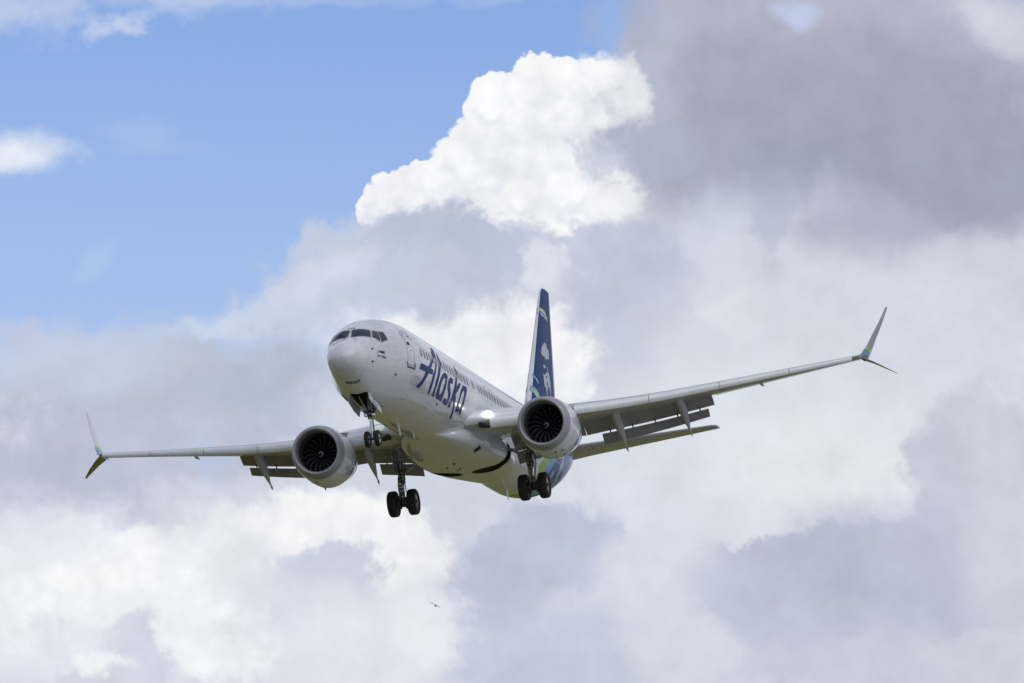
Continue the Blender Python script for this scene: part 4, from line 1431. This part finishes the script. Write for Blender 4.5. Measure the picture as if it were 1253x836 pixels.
STAB = [(.5, 36.35, 39.95, .76, .10), (1.5, 37.05, 40.10, .90, .095), (7.0, 40.15, 41.30, 1.58, .09), (7.17, 40.50, 41.33, 1.61, .08)]
for sg in (1, -1):
    rings = []
    for y, le, te, z, t_ in STAB:
        c = te - le
        uu = [.5 * (1 - math.cos(math.pi * k / 12)) for k in range(13)]
        rings.append([(le + u * c, y * sg, z + foil_sym(u) * t_ * c) for u in uu] + [(le + u * c, y * sg, z - foil_sym(u) * t_ * c) for u in uu[1:-1]][::-1])
    b = MB()
    b.rings(rings)
    b.build('horizontal_stabilizer', M['wing_grey'], airliner, angle=50)

# ------------------------------------------------------------------ landing gear
def wheel(name, c, rad, wid, parent, outward):
    """tyre with rounded shoulders and grooves, dished rim"""
    h = wid / 2
    b = MB()
    prof = [(-h * .55, rad * .56), (-h * .88, rad * .62), (-h, rad * .75), (-h * .96, rad * .88), (-h * .78, rad * .965), (-h * .5, rad * .995)]
    prof += [(-h * .34, rad), (-h * .31, rad * .975), (-h * .27, rad), (-h * .02, rad), (0, rad * .975), (h * .02, rad)]
    prof += [(h * .27, rad), (h * .31, rad * .975), (h * .34, rad)]
    prof += [(h * .5, rad * .995), (h * .78, rad * .965), (h * .96, rad * .88), (h, rad * .75), (h * .88, rad * .62), (h * .55, rad * .56)]
    b.lathe(prof, c, 'y', 40, 0, closed_profile=True)
    o_ = outward
    rim = [(-h * .5, rad * .30), (-h * .62, rad * .57), (h * .62, rad * .57), (h * .70, rad * .55), (h * .55, rad * .48), (h * .30, rad * .40), (h * .34, rad * .22), (h * .55, rad * .20), (h * .55, .01)]
    b.lathe([(a * o_, r) for a, r in rim], c, 'y', 32, 1)
    for k in range(8):
        a = 2 * math.pi * k / 8
        b.tube((c[0] + rad * .44 * math.cos(a), c[1] + h * .36 * o_, c[2] + rad * .44 * math.sin(a)), (c[0] + rad * .44 * math.cos(a), c[1] + h * .46 * o_, c[2] + rad * .44 * math.sin(a)), rad * .05, rad * .05, 8, 2)
    return b.build(name, [M['tyre'], M['rim'], M['brake']], parent, angle=40)


for sg in (1, -1):
    ax, ay, az = 21.11, 2.895, -3.39
    S = lambda x, y, z: (x, y * sg, z)
    b = MB()
    b.tube(S(20.95, 2.86, -.95), S(21.04, 2.87, -2.35), .15, .14, 18)
    b.tube(S(21.03, 2.87, -2.30), S(21.045, 2.875, -2.52), .175, .165, 18)
    b.tube(S(20.6, 2.86, -1.15), S(21.5, 2.86, -1.12), .09, .09, 12)
    leg = b.build('main_landing_gear', M['strut'], airliner, angle=40)
    b = MB()
    b.tube(S(21.045, 2.875, -2.5), S(21.11, 2.89, -3.2), .095, .095, 16)
    b.build('oleo_piston', M['chrome'], leg)
    b = MB()
    b.tube(S(ax, ay - .62, az), S(ax, ay + .62, az), .075, .075, 14)
    b.tube(S(ax, ay, az + .22), S(ax, ay, az - .16), .13, .12, 14)
    for dy in (-.20, .20):
        b.tube(S(ax, ay + dy - .09, az), S(ax, ay + dy + .09, az), .25, .25, 24)
    b.build('axle_and_brakes', M['brake'], leg, angle=40)
    for dy in (-.435, .435):
        wheel('wheel', S(ax, ay + dy, az), .565, .40, leg, (1 if dy > 0 else -1) * sg)
    b = MB()
    for (x0, z0), (x1, z1) in (((20.92, -2.46), (20.62, -2.86)), ((20.62, -2.86), (21.0, -3.24))):
        for e in (-1, 1):
            b.tube(S(x0, 2.88 + .11 * e * (1 if z0 > -2.5 else .3), z0), S(x1, 2.88 + .11 * e * (.3 if z0 > -2.5 else 1), z1), .04, .04, 8)
        b.tube(S(20.62, 2.80, -2.86), S(20.62, 2.96, -2.86), .05, .05, 8)
    b.build('torque_link', M['strut'], leg)
    b = MB()
    b.tube(S(21.03, 2.80, -2.18), S(20.98, 2.15, -1.75), .06, .06, 10)
    b.tube(S(20.98, 2.15, -1.75), S(20.95, 1.55, -1.45), .075, .06, 10)
    b.tube(S(20.98, 2.15, -1.75), S(20.97, 2.72, -1.25), .035, .035, 8)
    b.build('side_brace', M['strut'], leg)
    random.seed(3)
    for e, (px, py) in enumerate(((20.87, 2.74), (20.88, 2.98), (21.2, 2.75), (21.2, 3.0), (20.84, 2.86))):
        pts = [S(px + .03 * math.sin(k * 1.7 + e), py + .04 * math.cos(k * 1.3 + e), -1.6 - .27 * k) for k in range(7)]
        MB().path(pts, .022, 6).build('hydraulic_line', M['brake'], leg)
    b = MB()
    for k in range(7):
        z = -2.0 - .16 * k
        b.tube(S(20.85, 2.76 + .03 * (k % 3), z), S(20.80, 2.93 - .04 * (k % 2), z - .05), .045, .04, 8)
    b.build('leg_clamps', M['brake'], leg)
    # strut door outboard of the leg
    b = MB()
    b.prism([S(20.62, 3.12, -1.05), S(21.45, 3.12, -1.02), S(21.38, 3.10, -2.05), S(20.75, 3.10, -2.05)], (0, .035 * sg, 0))
    b.build('gear_door', M['fairing_grey'], leg, angle=30)

# nose gear
nx, nz = 4.14, -3.45
b = MB()
b.tube((4.02, 0, -1.45), (4.06, 0, -2.50), .085, .09, 16)
b.tube((4.06, 0, -2.36), (4.065, 0, -2.62), .13, .115, 16)
b.tube((4.05, -.28, -2.28), (4.05, .28, -2.28), .06, .06, 10)
nleg = b.build('nose_landing_gear', M['strut'], airliner, angle=40)
MB().tube((4.065, 0, -2.6), (nx, 0, nz + .05), .06, .06, 14).build('oleo_piston', M['chrome'], nleg)
MB().tube((nx, -.30, nz), (nx, .30, nz), .05, .05, 12).build('axle', M['brake'], nleg)
for e in (-1, 1):
    wheel('wheel', (nx, .215 * e, nz), .343, .20, nleg, e)
b = MB()
for e in (-1, 1):
    b.tube((4.20, .06 * e, -2.62), (4.42, .02 * e, -2.98), .028, .028, 8)
    b.tube((4.42, .02 * e, -2.98), (4.2, .06 * e, -3.32), .028, .028, 8)
b.build('torque_link', M['strut'], nleg)
b = MB()
for e in (-1, 1):
    b.tube((4.02, .09 * e, -2.40), (3.3, .24 * e, -1.75), .035, .035, 8)
    b.tube((4.0, .2 * e, -2.2), (4.0, .34 * e, -1.75), .045, .045, 8)
b.build('drag_brace', M['strut'], nleg)
b = MB()
for e in (-1, 1):
    b.lathe([(-.06, .02), (-.05, .075), (.04, .08), (.10, .03)], (3.94, .17 * e, -2.46), 'x', 16)
b.build('taxi_light', M['chrome'], nleg)
b = MB()
for k, (y, z) in enumerate(((-.14, -2.32), (.15, -2.36), (0, -2.30), (.02, -2.5), (-.10, -2.48))):
    b.tube((3.95, y, z), (3.88, y + .07, z - .05), .05, .045, 8)
b.path([(3.98, .1, -1.9), (3.96, .12, -2.2), (4.0, .09, -2.7), (4.08, .1, -3.2)], .018, 6)
b.build('steering_actuator', M['brake'], nleg, angle=40)
for e in (-1, 1):
    p = [(2.35, .40 * e, -1.80), (2.30, .46 * e, -1.98), (3.75, .66 * e, -2.50), (4.0, .66 * e, -2.48), (4.1, .40 * e, -2.07)]
    q = [(2.32, .41, -1.80), (2.28, .45, -2.12), (3.2, .475, -2.34), (4.1, .48, -2.47), (4.22, .43, -2.11), (3.2, .42, -1.99)]
    b = MB().prism([(a, c_ * e, d_) for a, c_, d_ in q], (0, .018 * e, .0))
    b.prism([(a, (c_ - .022) * e, d_ + .004) for a, c_, d_ in q], (0, .018 * e, .0), 1)
    dr = b.build('nose_gear_door', [M['fin_white'], M['strut']], nleg, angle=30)
    text_decal('door_number', '913', lambda u, v, e=e: (3.05 + u * e, v - u * e * .30), .22,
               lambda a, c_, e=e: (a, (.462 + .018 * (a - 2.85) - .06 * c_) * e + .024 * e, -2.20 - .16 * (a - 3.05) + c_), M['ink'], dr, .003, width=.42)

# ------------------------------------------------------------------ attitude and place of the aircraft
cam_rot = Matrix(((1, 0, 0), (0, math.sin(ELEV), -math.cos(ELEV)), (0, math.cos(ELEV), math.sin(ELEV)))).to_3x3()
cam_rot = Matrix(((1, 0, 0), (0, -math.sin(ELEV), -math.cos(ELEV)), (0, math.cos(ELEV), -math.sin(ELEV))))
YAW, PITCH, ROLL = R(13.466), R(8.827), R(7.387)
Rz = Matrix(((math.cos(YAW), -math.sin(YAW), 0), (math.sin(YAW), math.cos(YAW), 0), (0, 0, 1)))
Ry = Matrix(((math.cos(PITCH), 0, math.sin(PITCH)), (0, 1, 0), (-math.sin(PITCH), 0, math.cos(PITCH))))
Rx = Matrix(((1, 0, 0), (0, math.cos(ROLL), -math.sin(ROLL)), (0, math.sin(ROLL), math.cos(ROLL))))
B = Matrix(((0, 1, 0), (0, 0, 1), (-1, 0, 0)))
FLIP = Matrix(((-1, 0, 0), (0, 1, 0), (0, 0, 1)))           # x forward instead of aft
rot = cam_rot @ B @ Rz @ Ry @ Rx @ FLIP
wing_root = CAM_AT + cam_rot @ Vector((-2.4065, -3.0760, -450.0))
airliner.matrix_world = Matrix.Translation(wing_root - rot @ Vector((0, 0, 3.96))) @ rot.to_4x4()

# ------------------------------------------------------------------ bird far behind
def make_bird():
    b = MB()
    def ell(c, rx, ry, rz):
        return [(c[0], c[1] + ry * math.cos(2 * math.pi * k / 12), c[2] + rz * math.sin(2 * math.pi * k / 12)) for k in range(12)]
    # one closed skin from bill to tail
    body = [(-.30, .006, .006, .03), (-.25, .020, .018, .03), (-.21, .042, .040, .03), (-.16, .046, .044, .02), (-.10, .062, .062, .0), (0, .075, .078, -.01),
            (.12, .060, .058, .0), (.20, .042, .030, .01), (.27, .075, .012, .02), (.36, .10, .006, .02)]
    b.rings([[(x, ry * math.cos(2 * math.pi * k / 12), z + rz * math.sin(2 * math.pi * k / 12)) for k in range(12)] for x, ry, rz, z in body])
    for sg in (1, -1):
        w = [(.03, -.10, .22, .02), (.18, -.12, .24, .07), (.36, -.08, .22, .09), (.55, .0, .17, .06), (.70, .08, .10, .02), (.78, .14, .03, -.01)]
        rings = []
        for y, x, c, z in w:
            rings.append([(x, y * sg, z), (x + c * .25, y * sg, z + .022), (x + c, y * sg, z), (x + c * .3, y * sg, z - .012)])
        b.rings(rings)
    o = mesh_obj('bird', [Vector((-p[0], p[1], p[2])) for p in b.v], b.f, M['bird'], None, raw=True)
    o['label'] = 'tiny dark bird with spread wings gliding below the airliner'
    o['category'] = 'bird'
    return o


bird = make_bird()
bird.location = (-6.06, 828, 1.7 + 828 * math.tan(R(4.96)))
bird.rotation_euler = (R(-27), R(24), R(-78))
bird.scale = (.85, .62, .85)

# ------------------------------------------------------------------ ground
n = 48
gv, gf = [(0.0, 0.0, 0.0)], []
rad = [40, 120, 300, 700, 1500, 3500, 8000, 20000]
for r in rad:
    for k in range(n):
        gv.append((r * math.cos(2 * math.pi * k / n), r * math.sin(2 * math.pi * k / n), 0.0))
for k in range(n):
    gf.append((0, 1 + k, 1 + (k + 1) % n))
for i in range(len(rad) - 1):
    for k in range(n):
        a, c = 1 + i * n, 1 + (i + 1) * n
        gf.append((a + k, c + k, c + (k + 1) % n, a + (k + 1) % n))
gm = new_mat('dry_grass_field', (.2, .19, .08), .9)
t = NT(gm.node_tree)
co = t.n.new('ShaderNodeTexCoord').outputs['Object']
g1 = t.noise(co, .010, 8, .6)
g2 = t.noise(co, .0025, 4, .5)
g3 = t.noise(co, .6, 6, .65)
c = t.mix(t.smooth(g1, .36, .64), (.185, .165, .008), (.135, .132, .006))
c = t.mix(t.smooth(g2, .48, .62), c, (.20, .172, .02))
c = t.mix(t.smooth(g3, .3, .75), c, t.mix(1.0, c, (.62, .62, .58), 'MULTIPLY'))
t.l.new(c, t.n['Principled BSDF'].inputs['Base Color'])
ground = mesh_obj('ground', [Vector(p) for p in gv], gf, gm, None, raw=True, smooth=False)
ground['kind'] = 'structure'

# paved airfield beyond the grass: concrete apron with darker asphalt strips
pv = [(-62, 220, .02), (5, 400, .02), (41, 505, .02), (85, 628, .02), (940, 3000, .02), (3000, 3000, .02), (3000, 220, .02)]
pm = new_mat('worn_concrete', (.16, .16, .15), .85)
t = NT(pm.node_tree)
co = t.n.new('ShaderNodeTexCoord').outputs['Object']
c = t.mix(t.smooth(t.noise(co, .02, 8, .6), .35, .65), (.34, .335, .325), (.44, .435, .42))
t.l.new(c, t.n['Principled BSDF'].inputs['Base Color'])
apron = mesh_obj('paved_apron', [Vector(p) for p in pv], [tuple(range(len(pv)))], pm, None, raw=True, smooth=False)
apron['kind'] = 'structure'
